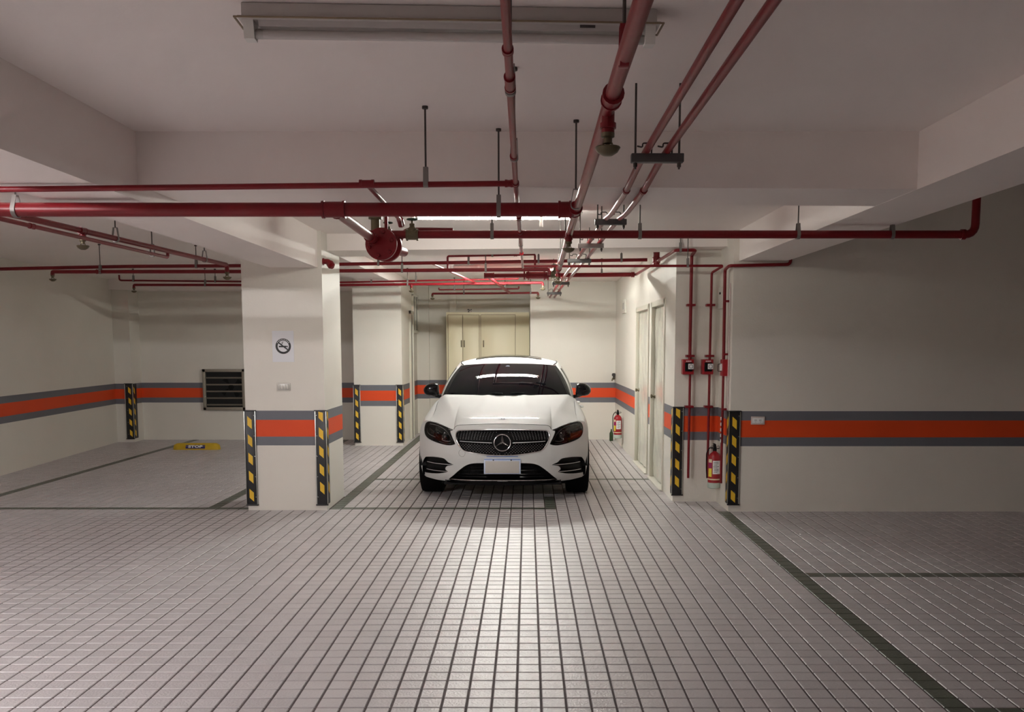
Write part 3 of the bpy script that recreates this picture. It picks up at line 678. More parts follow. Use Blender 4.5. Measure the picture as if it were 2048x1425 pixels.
guard('dim corner guard on the pier in the far left corner', -6.58, 15.40, -1, w_=.12, back=.15)
guard('black and yellow corner guard beside the wrapped doors', 1.5, 9.454, 1, z0=.075, off=.06)
guard('black and yellow corner guard at the edge of the right wall', 1.95, 8.87, 1, z0=.075)

# notice, switches, sockets, louvre, stop block
t = thing('no_smoking_notice', 'white no smoking notice taped to the near pillar', 'notice', (-2.35, 8.94, 1.45))
G().box(-2.452, -2.246, 8.9365, 8.9415, 1.447, 1.745).build('paper_sheet', PAPER, t)
def disc(x, y, z, r0, r1, n=40):
    g = G(); V = []; F = []
    for k in range(n):
        a = 2 * pi * k / n
        for r in (r0, r1):
            for yy in (y, y + .002): V.append((x + r * cos(a), yy, z + r * sin(a)))
    for k in range(n):
        i = 4 * k; j = 4 * ((k + 1) % n)
        F += [(i, i + 2, j + 2, j), (i + 1, j + 1, j + 3, i + 3), (i, j, j + 1, i + 1), (i + 2, i + 3, j + 3, j + 2)]
    return g.add(V, F)
sx, sz, sy = -2.347, 1.598, 8.9345
disc(sx, sy, sz, .054, .074).build('ring', BLACK, t)
g = G()
for k in range(9):
    a = pi * .5 + (k - 4) * .25; c_, s_ = cos(a), sin(a); r = .064
    p = [(-.004, -.004), (.004, -.004), (.004, .004), (-.004, .004)]
    g.prism([(sx + (r + q) * c_ - w__ * s_, sz + (r + q) * s_ + w__ * c_) for w__, q in p], sy - .001, sy + .001, lambda a, b, c: (a, c, b))
g.build('ring_lettering', WHITE, t)
g = G(); g.box(sx - .042, sx + .030, sy - .001, sy + .002, sz - .010, sz + .004); g.box(sx + .033, sx + .042, sy - .001, sy + .002, sz - .010, sz + .004)
g.tube([(sx - .015, sy, sz + .02), (sx - .005, sy, sz + .028), (sx - .012, sy, sz + .036), (sx + .002, sy, sz + .042)], .003, 6)
g.build('cigarette', BLACK, t)
c_, s_ = cos(-radians(38)), sin(-radians(38)); G().prism([(sx + q * c_ - w__ * s_, sz + q * s_ + w__ * c_) for q, w__ in ((-.056, -.006), (.056, -.006), (.056, .006), (-.056, .006))], sy - .003, sy - .001, lambda a, b, c: (a, c, b)).build('slash_bar', BLACK, t)
t = thing('light_switch', 'four key switch plate on the near pillar above the band', 'switch', (-2.35, 8.94, 1.17))
G().box(-2.418, -2.288, 8.930, 8.943, 1.170, 1.245, .004).build('plate', PLAST, t); G().box(-2.408, -2.298, 8.927, 8.931, 1.18, 1.235, .002).build('inner_frame', GALV, t)
for k in range(4): G().box(-2.403 + k * .0265, -2.382 + k * .0265, 8.922, 8.928, 1.186, 1.229, .002).build('key', PLAST, t)
t = thing('power_socket', 'white double power socket on the orange band of the right wall', 'socket', (2.21, 8.87, .85))
G().box(2.148, 2.28, 8.858, 8.871, .848, .926, .004).build('plate', PINKP, t); G().box(2.16, 2.268, 8.854, 8.859, .862, .912, .003).build('inner_plate', WHITE, t)
for k in (0, 1):
    for s in (-1, 1): G().box(2.19 + k * .045 + s * .006 - .0015, 2.19 + k * .045 + s * .006 + .0015, 8.8525, 8.8545, .882, .898).build('slot', BLACK, t)
    G().box(2.188 + k * .045, 2.192 + k * .045, 8.8525, 8.8545, .870, .875).build('slot', BLACK, t)
t = thing('ventilation_louvre', 'square louvred ventilation opening in the left back wall', 'vent', (-5.16, 15.8, .51))
x0, x1, z0, z1 = -5.53, -4.81, .51, 1.21
g = G(); g.box(x0, x1, 15.755, 15.80, z0, z0 + .05, .004); g.box(x0, x1, 15.755, 15.80, z1 - .05, z1, .004); g.box(x0, x0 + .05, 15.755, 15.80, z0, z1, .004); g.box(x1 - .05, x1, 15.755, 15.80, z0, z1, .004); g.build('frame', LOUVM, t)
G().box(x0 + .04, x1 - .04, 15.793, 15.799, z0 + .04, z1 - .04).build('dark_recess', DARK, t)  # black sheet stands in for the shade behind the slats
for k in range(5):
    z = z0 + .10 + k * .115
    G().prism([(15.762, z), (15.768, z + .004), (15.79, z - .02), (15.784, z - .024)], x0 + .05, x1 - .05, lambda a, b, c: (c, a, b)).build('slat', LOUVM, t)
fan = G(); fan.lathe([(0, 0), (.05, 0), (.05, .01), (.0, .012)], (-5.05, 15.79, .9), (0, -1, 0), 12)
for k in range(4):
    a = k * pi / 2 + .4; fan.prism([(-5.05 + .04 * cos(a), .9 + .04 * sin(a)), (-5.05 + .2 * cos(a), .9 + .2 * sin(a)), (-5.05 + .19 * cos(a + .5), .9 + .19 * sin(a + .5))], 15.786, 15.789, lambda a_, b_, c: (a_, c, b_))
fan.build('fan_blades', CARM, t)
t = thing('wheel_stop', 'yellow wheel stop block with blue stop lettering in the dim left bay', 'wheel stop', (-5.14, 14.3, 0))
prof = [(-.08, 0), (.08, 0), (.065, .06), (.035, .098), (-.035, .098), (-.065, .06)]
V = []; 
rows = []
for xx, sc_ in ((-.36, .35), (-.345, .75), (-.30, .97), (-.27, 1), (.27, 1), (.30, .97), (.345, .75), (.36, .35)):
    rows.append([(-5.14 + xx, 14.3 + a * sc_, b * (sc_ if b > 0 else 1)) for a, b in prof + [prof[0]]])
g = G(); g.grid(rows); g.add(rows[0][:-1], [tuple(range(6))]); g.add(rows[-1][:-1], [tuple(range(6))]); g.build('block', YBLOCK, t, ang=25)
g = G(); g.prism([(-5.14 - .15, 0), (-5.14 + .15, 0), (-5.14 + .15, 1), (-5.14 - .15, 1)], -.003, 0, lambda a, b, c: (a, 14.3 - .0775 + b * .022 + c, .022 + b * .052)); g.build('sign_panel', BLUEP, t)
def text_mesh(txt, size, m, parent, M4, name='lettering', ext=.001):
    cu = bpy.data.curves.new(name, 'FONT'); cu.body = txt; cu.size = size; cu.align_x = 'CENTER'; cu.align_y = 'CENTER'; cu.extrude = ext; cu.offset = size * .04
    o = bpy.data.objects.new(name, cu); COL.objects.link(o)
    dg = bpy.context.evaluated_depsgraph_get(); me = bpy.data.meshes.new_from_object(o.evaluated_get(dg)); bpy.data.objects.remove(o)
    me.transform(M4); og = ORG.get(parent.name, (0, 0, 0)); me.transform(Matrix.Translation((-og[0], -og[1], -og[2])))
    me.materials.clear(); me.materials.append(m); o = bpy.data.objects.new(name, me); COL.objects.link(o); o.parent = parent; return o
text_mesh('STOP', .052, WHITE, t, Matrix.Translation((-5.14, 14.228, .050)) @ Matrix.Rotation(radians(66), 4, 'X') @ Matrix.Diagonal((1.75, 1, 1, 1)))

# storage cabinet
t = thing('storage_cabinet', 'tall cream three door cabinet against the back wall behind the car', 'cabinet', (-.69, 16.7, 0))
G().box(-1.43, .035, 16.42, 17.08, 0, 2.19, .004).build('cabinet_body', CAB, t)
for (a, b, hx) in ((-1.395, -1.15, -1.165), (-1.135, -.86, -1.115), (-.81, -.22, -.775)):
    G().box(a, b, 16.404, 16.421, .06, 2.14, .003).build('door', CAB, t)
    h = G().box(hx - .010, hx + .010, 16.390, 16.405, 1.58, 1.70, .003).build('handle', BRASS, t)
for x in (-1.402, -1.143, -.850, -.825, -.805, -.213): G().box(x - .004, x + .004, 16.416, 16.4205, .05, 2.15).build('door_gap', LINER, t)  # brown strips stand in for the shade in the door gaps
for (a, b) in ((-1.4, -.85), (-.815, -.21)): G().box(a, b, 16.412, 16.4205, 2.142, 2.152).build('door_gap', LINER, t)
text_mesh('26', .09, LAMPG, t, Matrix.Translation((-1.055, 17.08, 2.235)) @ Matrix.Rotation(pi / 2, 4, 'X'), 'number_mark')
tag(G().box(-1.42, -1.30, 17.0, 17.09, 2.19, HC).build('trim_1', WALL), kind='structure')

# ------------------------------------------------------------------ the car (local axes: x to the picture's right, y back from the nose, z up)
car = thing('car', 'white sedan parked facing the camera beneath red pipes', 'car', (0, 0, 0))
car.location = (-.255, 9.3, 0); car.rotation_euler = (0, 0, -.0083)
def lin(t, P):
    if t <= P[0][0]: return P[0][1]
    for a, b in zip(P, P[1:]):
        if t <= b[0]: return a[1] + (b[1] - a[1]) * (t - a[0]) / (b[0] - a[0])
    return P[-1][1]
def smooth_table(P, n=60):
    """cubic resampling of a table, so that surfaces read as curved"""
    xs = [p[0] for p in P]; out = []
    for i in range(len(P) - 1):
        p0 = P[max(i - 1, 0)]; p1 = P[i]; p2 = P[i + 1]; p3 = P[min(i + 2, len(P) - 1)]
        m1 = (p2[1] - p0[1]) / max(p2[0] - p0[0], 1e-6); m2 = (p3[1] - p1[1]) / max(p3[0] - p1[0], 1e-6); h = p2[0] - p1[0]
        for k in range(8):
            s = k / 8; out.append((p1[0] + s * h, (2 * s**3 - 3 * s**2 + 1) * p1[1] + (s**3 - 2 * s**2 + s) * h * m1 + (-2 * s**3 + 3 * s**2) * p2[1] + (s**3 - s**2) * h * m2))
    out.append(P[-1]); return out
FY0 = smooth_table([(.1, .10), (.2, .06), (.25, .035), (.35, .015), (.45, 0.), (.52, .0), (.6, .012), (.7, .03), (.76, .05), (.80, .075), (.83, .11)])
FWZ = smooth_table([(.1, .86), (.2, .87), (.3, .89), (.5, .905), (.7, .90), (.8, .885), (.85, .87)])
def fy(x, z): return lin(z, FY0) + .5 * (abs(x) / lin(z, FWZ)) ** 3.2
def inside(p, poly):
    x, y = p; c = False; n = len(poly); j = n - 1
    for i in range(n):
        xi, yi = poly[i]; xj, yj = poly[j]
        if (yi > y) != (yj > y) and x < (xj - xi) * (y - yi) / (yj - yi) + xi: c = not c
        j = i
    return c
def segd(p, a, b):
    ax, ay = a; bx, by = b; dx, dy = bx - ax, by - ay; L2 = dx * dx + dy * dy
    t = 0 if L2 == 0 else max(0, min(1, ((p[0] - ax) * dx + (p[1] - ay) * dy) / L2)); return hypot(p[0] - ax - t * dx, p[1] - ay - t * dy)
def dense(poly, s=.02, closed=True):
    out = []; n = len(poly)
    for i in range(n if closed else n - 1):
        a, b = poly[i], poly[(i + 1) % n]; k = max(1, int(hypot(a[0] - b[0], a[1] - b[1]) / s))
        for q in range(k): out.append((a[0] + (b[0] - a[0]) * q / k, a[1] + (b[1] - a[1]) * q / k))
    if not closed: out.append(poly[-1])
    return out
def curve2(poly, k=4, closed=True, sharp=()):
    """Catmull-Rom through a 2D outline"""
    out = []; n = len(poly)
    for i in range(n if closed else n - 1):
        g_ = lambda q: poly[q % n] if closed else poly[min(max(q, 0), n - 1)]
        p0, p1, p2, p3 = g_(i - 1), g_(i), g_(i + 1), g_(i + 2)
        if i % n in sharp: p0 = p1
        if (i + 1) % n in sharp: p3 = p2
        for q in range(k):
            t = q / k
            out.append(tuple(.5 * (2 * b + (c - a) * t + (2 * a - 5 * b + 4 * c - d) * t * t + (3 * b - a - 3 * c + d) * t**3) for a, b, c, d in zip(p0, p1, p2, p3)))
    if not closed: out.append(poly[-1])
    return out
def region(outer, holes, sp=.02):
    loops = [outer] + holes; V = []; Eg = []
    for L_ in loops:
        n = len(V); V += [Vector(p) for p in L_]; Eg += [(n + i, n + (i + 1) % len(L_)) for i in range(len(L_))]
    xs = [p[0] for p in outer]; zs = [p[1] for p in outer]
    nx = int((max(xs) - min(xs)) / sp) + 1; nz = int((max(zs) - min(zs)) / sp) + 1
    for i in range(nx):
        for j in range(nz):
            p = (min(xs) + (i + .5 * (j % 2)) * sp, min(zs) + j * sp)
            if not inside(p, outer) or any(inside(p, h) for h in holes): continue
            if min(segd(p, L_[k], L_[(k + 1) % len(L_)]) for L_ in loops for k in range(len(L_))) < sp * .45: continue
            V.append(Vector(p))
    r = geometry.delaunay_2d_cdt(V, Eg, [], 0, 1e-6)
    vo, fo = r[0], r[2]; F = []
    for t_ in fo:
        c = (sum(vo[i][0] for i in t_) / 3, sum(vo[i][1] for i in t_) / 3)
        if inside(c, outer) and not any(inside(c, h) for h in holes): F.append(tuple(t_))
    return [tuple(p) for p in vo], F
def mir(P): return [(-x, z) for x, z in reversed(P)]
def sym(half):
    """half outline for x<=0 from the centre line and back to it, mirrored to a closed loop"""
    return half + [(-x, z) for x, z in reversed(half) if abs(x) > 1e-6]
OFS = .006
def sh(P): return [(x + OFS, z) for x, z in P]
HEAD = curve2(sh([(-0.515, 0.745), (-0.555, 0.757), (-0.603, 0.774), (-0.657, 0.789), (-0.714, 0.800), (-0.765, 0.806), (-0.800, 0.804), (-0.825, 0.790), (-0.838, 0.762), (-0.842, 0.725), (-0.836, 0.685), (-0.818, 0.657), (-0.789, 0.637), (-0.743, 0.621), (-0.682, 0.606), (-0.622, 0.595), (-0.564, 0.590), (-0.519, 0.595), (-0.490, 0.605), (-0.502, 0.630), (-0.521, 0.668), (-0.540, 0.712), (-0.544, 0.733)]), 3, True, (0, 18, 22))
GRILLE_H = curve2([(0, .756), (-.139, .754), (-.301, .750), (-.410, .744), (-.448, .740), (-.468, .726), (-.476, .697), (-.476, .670), (-.467, .639), (-.448, .602), (-.424, .566), (-.398, .543), (-.370, .533), (-.297, .521), (-.216, .509), (-.136, .500), (-.056, .495), (0, .494)], 3, False)
GR = sym(GRILLE_H)
LOW_H = curve2([(0, .418), (-.186, .418), (-.267, .416), (-.321, .409), (-.370, .391), (-.414, .361), (-.460, .323), (-.506, .280), (-.548, .243), (-.562, .226)], 3, False) + [(0, .228)]
LOW = sym(LOW_H)
SIDE = curve2(sh([(-0.833, 0.428), (-0.815, 0.440), (-0.725, 0.452), (-0.640, 0.451), (-0.605, 0.443), (-0.585, 0.427), (-0.565, 0.410), (-0.512, 0.391), (-0.566, 0.381), (-0.584, 0.371), (-0.598, 0.356), (-0.601, 0.336), (-0.590, 0.324), (-0.575, 0.313), (-0.615, 0.301), (-0.664, 0.287), (-0.753, 0.273), (-0.833, 0.267), (-0.846, 0.270), (-0.853, 0.232), (-0.866, 0.232), (-0.874, 0.265), (-0.873, 0.326), (-0.863, 0.376), (-0.847, 0.408)]), 2, True, (7, 13, 18, 19, 20))
# outline of the bumper skin
TOP_H = [(0, .812), (-.195, .808), (-.357, .801), (-.440, .795), (-.474, .785), (-.492, .769), (-.502, .745)]
OUT_H = curve2(TOP_H, 3, False)[:-1] + [(-.502, .745)] + [(-.555, .764), (-.603, .781), (-.657, .796), (-.714, .807), (-.765, .814), (-.805, .815), (-.842, .806), (-.868, .785), (-.885, .75), (-.893, .70), (-.897, .62), (-.895, .48), (-.89, .36), (-.886, .28), (-.874, .238), (-.83, .212), (-.70, .206), (-.585, .208), (-.562, .219), (0, .221)]
OUT = sym(OUT_H)
OUTD = dense(OUT, .02)
holes = [HEAD, mir(HEAD), GR, LOW, SIDE, mir(SIDE)]
vo, fo = region(OUTD, holes, .017)
body = car
G().add([(x, fy(x, z), z) for x, z in vo], fo, True).build('front_bumper', CARW, car, ang=50)
def cup(P, depth, name, m, parent, inset=.0, sp=.03, lip=None):
    n = len(P); cx = sum(p[0] for p in P) / n; cz = sum(p[1] for p in P) / n
    Q = [(cx + (x - cx) * (1 - inset), cz + (z - cz) * (1 - inset)) for x, z in P]
    fr = [(x, fy(x, z) + .0005, z) for x, z in P]; bk = [(x, fy(x, z) + depth, z) for x, z in Q]
    g = G(); g.add(fr + bk, [(i, (i + 1) % n, n + (i + 1) % n, n + i) for i in range(n)], True)
    a, b = region(Q, [], sp); g.add([(x, fy(x, z) + depth, z) for x, z in a], b, True)
    return g.build(name, m, parent, ang=40)
def line(P, off=0, closed=False):
    L_ = [(x, fy(x, z) - off, z) for x, z in P]
    return L_ + [L_[0]] if closed else L_
# grille
gr = cup(GR, .05, 'grille', CARM, car)
G().tube(line(GR, .001, True), .006, 8, caps=False).build('chrome_surround', CHROME, gr)
SC_, SR = (0, .624), .087
g = G(); pins = 0
def pin(x, z, s=.0060):
    y = fy(x, z) + .016
    g.add([(x - s, y, z), (x, y, z - s * .62), (x + s, y, z), (x, y, z + s * .62), (x, y - .008, z), (x, y + .03, z)], [(0, 1, 4), (1, 2, 4), (2, 3, 4), (3, 0, 4), (0, 3, 5), (3, 2, 5), (2, 1, 5), (1, 0, 5)])
def okpin(x, z):
    return inside((x, z), GR) and min(segd((x, z), GR[k], GR[(k + 1) % len(GR)]) for k in range(len(GR))) > .011 and hypot(x, z - SC_[1]) > SR + .018
for s in (-1, 1):
    for k in range(6):
        z = .728 - k * .0142
        bow = .05 * (1 - (k / 5.)) ** 1.2
        for j in range(22):
            x = .118 + j * .0285 - bow * .9 * (1 - j / 22) * (.6 if j else .6) - .03 * (k < 1)
            if okpin(s * x, z) and x > .02: pin(s * x, z)
    for k in range(9):
        z = .606 - k * .0138
        for j in range(26):
            x = .012 + j * .030 + (.015 if k % 2 else 0)
            if okpin(s * x, z) and abs(z - (.619 + .016 * (x / .44))) > .012: pin(s * x, z)
pn = g.build('diamond_pins', SILP, gr, kind='stuff')
for s in (-1, 1):
    P = [(s * (.105 + .33 * k / 12), .619 + .014 * (k / 12)) for k in range(13)]
    rows = []
    for dz, off in ((-.016, .03), (-.008, .006), (.0, .002), (.010, .012), (.014, .03)):
        wv = [1 if 0 < k < 12 else .3 for k in range(13)]
        rows.append([(x, fy(x, z) + off, z + dz * wv[k]) for k, (x, z) in enumerate(P)])
    G().grid(rows).build('louvre_bar', CARB, gr)
    G().tube(line([(x, z + .003) for x, z in P], .001), .0035, 8).build('chrome_strip', SILP, gr)
st = G(); yb = fy(0, .62) + .004
st.lathe([(0, 0), (.080, 0), (.080, .03)], (0, yb + .012, SC_[1]), (0, 1, 0), 48)
star = st.build('emblem_disc', CARM, gr)
ringp = [(SR * .955 * cos(a), yb, SC_[1] + SR * .955 * sin(a)) for a in [2 * pi * k / 64 for k in range(65)]]
G().tube(ringp, .0055, 10, caps=False).build('emblem_ring', CHROME, star)
for k in range(3):
    a = pi / 2 + k * 2 * pi / 3; u = (cos(a), sin(a)); n_ = (-sin(a), cos(a)); L_ = SR * .93; b_ = .0155
    c0 = (0, SC_[1]); tip = (L_ * u[0], c0[1] + L_ * u[1]); l_ = (b_ * cos(a + 1.047), c0[1] + b_ * sin(a + 1.047)); r_ = (b_ * cos(a - 1.047), c0[1] + b_ * sin(a - 1.047))
    G().add([(c0[0], yb - .012, c0[1]), (l_[0], yb + .004, l_[1]), (tip[0] + n_[0] * .002, yb + .001, tip[1] + n_[1] * .002), (tip[0] - n_[0] * .002, yb + .001, tip[1] - n_[1] * .002), (r_[0], yb + .004, r_[1]), (tip[0], yb - .003, tip[1])],
            [(0, 1, 2, 5), (0, 5, 3, 4), (2, 3, 5), (1, 4, 3, 2), (0, 4, 1)]).build('emblem_point', CHROME, star)
# lower intake with mesh bars, chrome lip
li = cup(LOW, .09, 'lower_intake', CARM, car, .02)
for z in (.375, .335, .295, .265):
    w0 = lin(z, [(.23, .53), (.28, .47), (.32, .42), (.36, .38), (.40, .30)])
    G().tube([(x, fy(x, z) + .04, z) for x in [-w0 + 2 * w0 * k / 16 for k in range(17)]], .006, 6).build('intake_slat', CARB, li)
g = G()
for k in range(48):
    x = -.33 + k * .014
    if abs(x) > .16:
        zt_ = lin(abs(x), [(.1, .408), (.27, .405), (.33, .39)]); g.tube([(x, fy(x, .36) + .05, .30), (x + .03, fy(x, .36) + .05, zt_)], .0022, 5)
        g.tube([(x + .03, fy(x, .36) + .052, .30), (x, fy(x, .36) + .052, zt_)], .0022, 5)
g.build('mesh_insert', CARM, li, kind='stuff')
G().tube([(x, fy(x, .236) - .008, .236) for x in [-.535 + 1.07 * k / 20 for k in range(21)]], .0055, 8).build('chrome_lip', CHROME, car)
rows = [[(x, fy(x, .22) + o_, z) for x in [-.60 + 1.2 * k / 20 for k in range(21)]] for z, o_ in ((.232, -.004), (.215, .0), (.19, .03), (.17, .09))]
G().grid(rows).build('lower_lip', CARM, car)
# side intakes with chrome blades
for s in (-1, 1):
    P = SIDE if s < 0 else mir(SIDE)
    si = cup(P, .06, 'side_intake', CARM, car)
    for (a, b) in (((-.805, .388), (-.515, .389)), ((-.815, .306), (-.575, .312))):
        pts_ = [(-s * (a[0] + (b[0] - a[0]) * k / 12) + s * 0, a[1] + (b[1] - a[1]) * k / 12 - .003 * sin(pi * k / 12)) for k in range(13)]
        pts_ = [((abs(x)) * s, z) for x, z in pts_]
        rows = []
        for dz, off in ((-.012, .03), (-.004, .0), (.004, .0), (.006, .03)):
            rows.append([(x, fy(x, z) + off + .004, z + dz * (1 - .7 * (k / 12))) for k, (x, z) in enumerate(pts_)])
        G().grid(rows).build('blade', CARB, si)
        G().tube(line([(x, z + .002) for x, z in pts_], -.003), .0028, 6).build('chrome_strip', SILP, si)
    # bumper crease below the lamps, tow cover ring
    G().tube(line(P, -.0005, True), .003, 6, caps=False).build('intake_trim', CARB, si)
ringp = [(-.412 + .033 * cos(a), .516 + .036 * sin(a)) for a in [2 * pi * k / 24 for k in range(24)]]
G().tube(line(ringp, .0, True), .0012, 6, caps=False).build('tow_cover_seam', LAMPG, car)
# number plate
pt = G().box(-.186, .186, -.022, -.006, .310, .465, .004).build('number_plate', PLATEW, car)
G().box(-.172, .172, -.0245, -.021, .318, .443, .003).build('plate_face', PLATEG, pt)
G().box(-.184, .184, -.0240, -.021, .456, .463, .001).build('plate_edge', PLATEB, pt)
for s in (-1, 1): G().lathe([(0, -.008), (.007, -.006), (.008, 0)], (s * .09, -.020, .452), (0, 1, 0), 8).build('plate_bolt', DARKM, pt)
G().box(-.16, .16, -.006, .004, .484, .489, .001).build('plate_bracket', PLATEB, car)
# headlamps
for s in (-1, 1):
    P = HEAD if s < 0 else mir(HEAD)
    hl = cup(P, .055, 'headlight', CARM, car, .03)
    q = lambda x, z, o=.03: (s * x, fy(x, z) + o, z)
    # projector
    for (x, z, r, o) in ((.588, .668, .034, .012), (.668, .70, .026, .02)):
        c0 = q(x, z, o)
        G().lathe([(r, 0), (r * 1.12, .004), (r * 1.12, .03), (r * .9, .04)], c0, (0, 1, 0), 28).build('projector_ring', LAMPG, hl)
        G().lathe([(0, -.010), (r * .5, -.008), (r * .85, .0), (r * .98, .010)], c0, (0, 1, 0), 28).build('projector_lens', LENS, hl)
    for (x, z) in ((.620, .649), (.598, .712)):
        G().lathe([(0, -.005), (.006, -.003), (.007, .002)], q(x, z, .0), (0, 1, 0), 12).build('led_dot', CHROME, hl)
    def band(P2, wd, m, name, o=.018):
        up = [q(x, z + wd / 2, o) for x, z in P2]; dn = [q(x, z - wd / 2, o) for x, z in P2]; md = [q(x, z, o - .006) for x, z in P2]
        G().grid([up, md, dn]).build(name, m, hl)
    band(curve2([(.515, .632), (.535, .668), (.565, .712), (.605, .745), (.66, .770), (.72, .782), (.775, .784)], 3, False), .007, SILP, 'light_guide')
    band(curve2([(.805, .735), (.80, .70), (.770, .676), (.705, .658)], 3, False), .006, SILP, 'light_guide')
    band(curve2([(.80, .775), (.76, .74), (.715, .712), (.70, .68), (.665, .66)], 3, False), .012, LAMPG, 'reflector_fin')
    band([(.655, .748), (.70, .757), (.705, .742), (.69, .73)], .02, LAMPG, 'reflector_fin')
    band(curve2([(.535, .632), (.56, .626), (.60, .628), (.63, .638)], 3, False), .008, SILP, 'light_guide', .012)
    band(curve2([(.53, .604), (.60, .606), (.66, .618)], 3, False), .004, SILP, 'light_guide', .008)
    band(curve2([(.76, .70), (.72, .70), (.74, .72), (.78, .73)], 3, False), .02, ORANGE, 'side_reflector', .025)
    band(curve2([(.56, .755), (.62, .777), (.70, .797), (.78, .803)], 3, False), .018, CARB, 'brow', .002)
    a_, b_ = region(P, [], .03); G().add([(x, fy(x, z) - .0005, z) for x, z in a_], b_, True).build('lamp_cover', COVER, hl, ang=60)
    G().tube(line(P, -.001, True), .0028, 6, caps=False).build('lamp_seal', CARM, hl)

# hood
ZC = smooth_table([(.05, .806), (.11, .824), (.3, .872), (.6, .925), (.9, .968), (1.15, 1.015), (1.28, 1.045), (1.5, 1.06)])
ZE = smooth_table([(.10, .75), (.25, .778), (.40, .812), (.84, .866), (1.25, .968), (1.5, 1.005)])
def zt(x, y):
    x = abs(x); xc = .47 + .245 * min(1, max(0, (y - .15) / 1.2)); zc = lin(y, ZC); ze = lin(y, ZE); dc = .016
    if x <= xc: z = zc - dc * (x / xc) ** 2
    else:
        t = (x - xc) / (.777 - xc + 1e-6); z = (zc - dc) + (ze - zc + dc) * (t ** 1.05)
    xr = .30 - .08 * y
    z += .005 * math.exp(-((x - xr) / .05) ** 2) * min(1, max(0, (y - .25) / .5))
    return z
EDGE = [(abs(x), z) for x, z in OUT_H if abs(x) <= .79 and z > .74]
EDGE = sorted(EDGE)
def ze_front(x): return lin(abs(x), EDGE)
XS = sorted(set([round(.777 * k / 40, 4) for k in range(41)] + [.44, .455, .468, .474, .48, .486, .492, .498, .502, .51, .52]))
XS = [x for x in XS if x <= .777]
rows = []
for x in [-a for a in reversed(XS) if a > 0] + XS:
    zf = ze_front(x) + .001; yf = fy(x, zf) + .003; yb_ = 1.25 + .20 * (abs(x) / .75) ** 2.2
    d0 = zf - zt(x, yf); row = []
    for k in range(29):
        t_ = (k / 28) ** 1.25; y = yf + (yb_ - yf) * t_; row.append((x, y, zt(x, y) + d0 * (1 - t_) ** 4))
    row.insert(0, (x, yf + .006, zf - .02))
    row.append((x, yb_ + .01, row[-1][2] - .03)); rows.append(row)
hood = G().grid(rows).build('hood', CARW, car, ang=40)
G().tube([(x, fy(x, ze_front(x)) - .001, ze_front(x) + .0005) for x in [-.5 + k / 60 for k in range(61)]], .0022, 6).build('hood_seam', CARM, car)
b0 = lambda y: zt(0, y)
bd = G()
for s in (-1, 1): bd.lathe([(0, .0), (.012, 0), (.013, -.003)], (s * .0125, .215, zt(0, .215) + .004), (0, -.4, 1), 16)
bd.build('hood_badge', CARM, car)
G().tube([(.04 * cos(a) , .215 + .011 * sin(a), zt(0, .215) + .0015 + .002 * sin(a)) for a in [2 * pi * k / 20 for k in range(21)]], .0012, 6, caps=False).build('badge_rim', SILP, car)

# body sides
WST = [None,
 (.84, [(.777, .866), (.82, .858), (.858, .840), (.885, .808), (.902, .765), (.914, .70), (.922, .61), (.915, .48), (.905, .35), (.88, .2)]),
 (1.25, [(.777, .968), (.805, .957), (.832, .930), (.857, .89), (.882, .84), (.906, .76), (.921, .65), (.918, .5), (.905, .36), (.87, .2)]),
 (1.7, [(.772, .992), (.796, .980), (.818, .956), (.840, .925), (.863, .885), (.893, .80), (.920, .68), (.920, .52), (.908, .36), (.87, .2)]),
 (2.4, [(.768, .992), (.797, .980), (.820, .960), (.842, .93), (.866, .89), (.896, .81), (.924, .69), (.922, .52), (.908, .36), (.87, .2)]),
 (3.1, [(.765, .995), (.796, .984), (.82, .963), (.843, .933), (.866, .892), (.896, .81), (.924, .69), (.922, .52), (.908, .36), (.87, .2)]),
 (3.9, [(.755, 1.01), (.79, 1.0), (.822, .98), (.85, .95), (.875, .905), (.905, .82), (.926, .70), (.925, .54), (.912, .37), (.88, .2)]),
 (4.4, [(.70, 1.06), (.745, 1.05), (.785, 1.03), (.82, .99), (.85, .94), (.88, .85), (.90, .72), (.90, .55), (.89, .38), (.86, .22)]),
 (4.75, [(.62, 1.07), (.67, 1.06), (.72, 1.04), (.76, 1.0), (.79, .94), (.82, .85), (.845, .72), (.85, .55), (.84, .38), (.81, .24)]),
 (4.9, [(.55, 1.05), (.60, 1.04), (.64, 1.02), (.68, .98), (.71, .92), (.73, .84), (.74, .72), (.74, .56), (.73, .4), (.71, .28)])]
F0 = [(.777, .814), (.805, .815), (.842, .806), (.868, .785), (.885, .75), (.893, .70), (.897, .62), (.895, .48), (.888, .34), (.874, .24)]
ST = [[Vector((x, fy(x, z) + .002, z)) for x, z in F0]] + [[Vector((x, y, z)) for x, z in L_] for y, L_ in WST[1:]]
def cr(a, b, c, d, t): return .5 * (2 * b + (c - a) * t + (2 * a - 5 * b + 4 * c - d) * t * t + (3 * b - a - 3 * c + d) * t**3)
def station(u):
    i = min(int(u), len(ST) - 2); t_ = u - i; q = lambda k: ST[min(max(k, 0), len(ST) - 1)]
    pts_ = []
    for j in range(10):
        a, b, c, d = q(i - 1)[j], q(i)[j], q(i + 1)[j], q(i + 2)[j]
        # monotone in y: linear y, cubic x and z
        p = cr(a, b, c, d, t_); p.y = b.y + (c.y - b.y) * t_; pts_.append(p)
    out = []
    for j in range(9):
        a, b, c, d = pts_[max(j - 1, 0)], pts_[j], pts_[j + 1], pts_[min(j + 2, 9)]
        for k in range(4): out.append(cr(a, b, c, d, k / 4))
    out.append(pts_[9]); return out
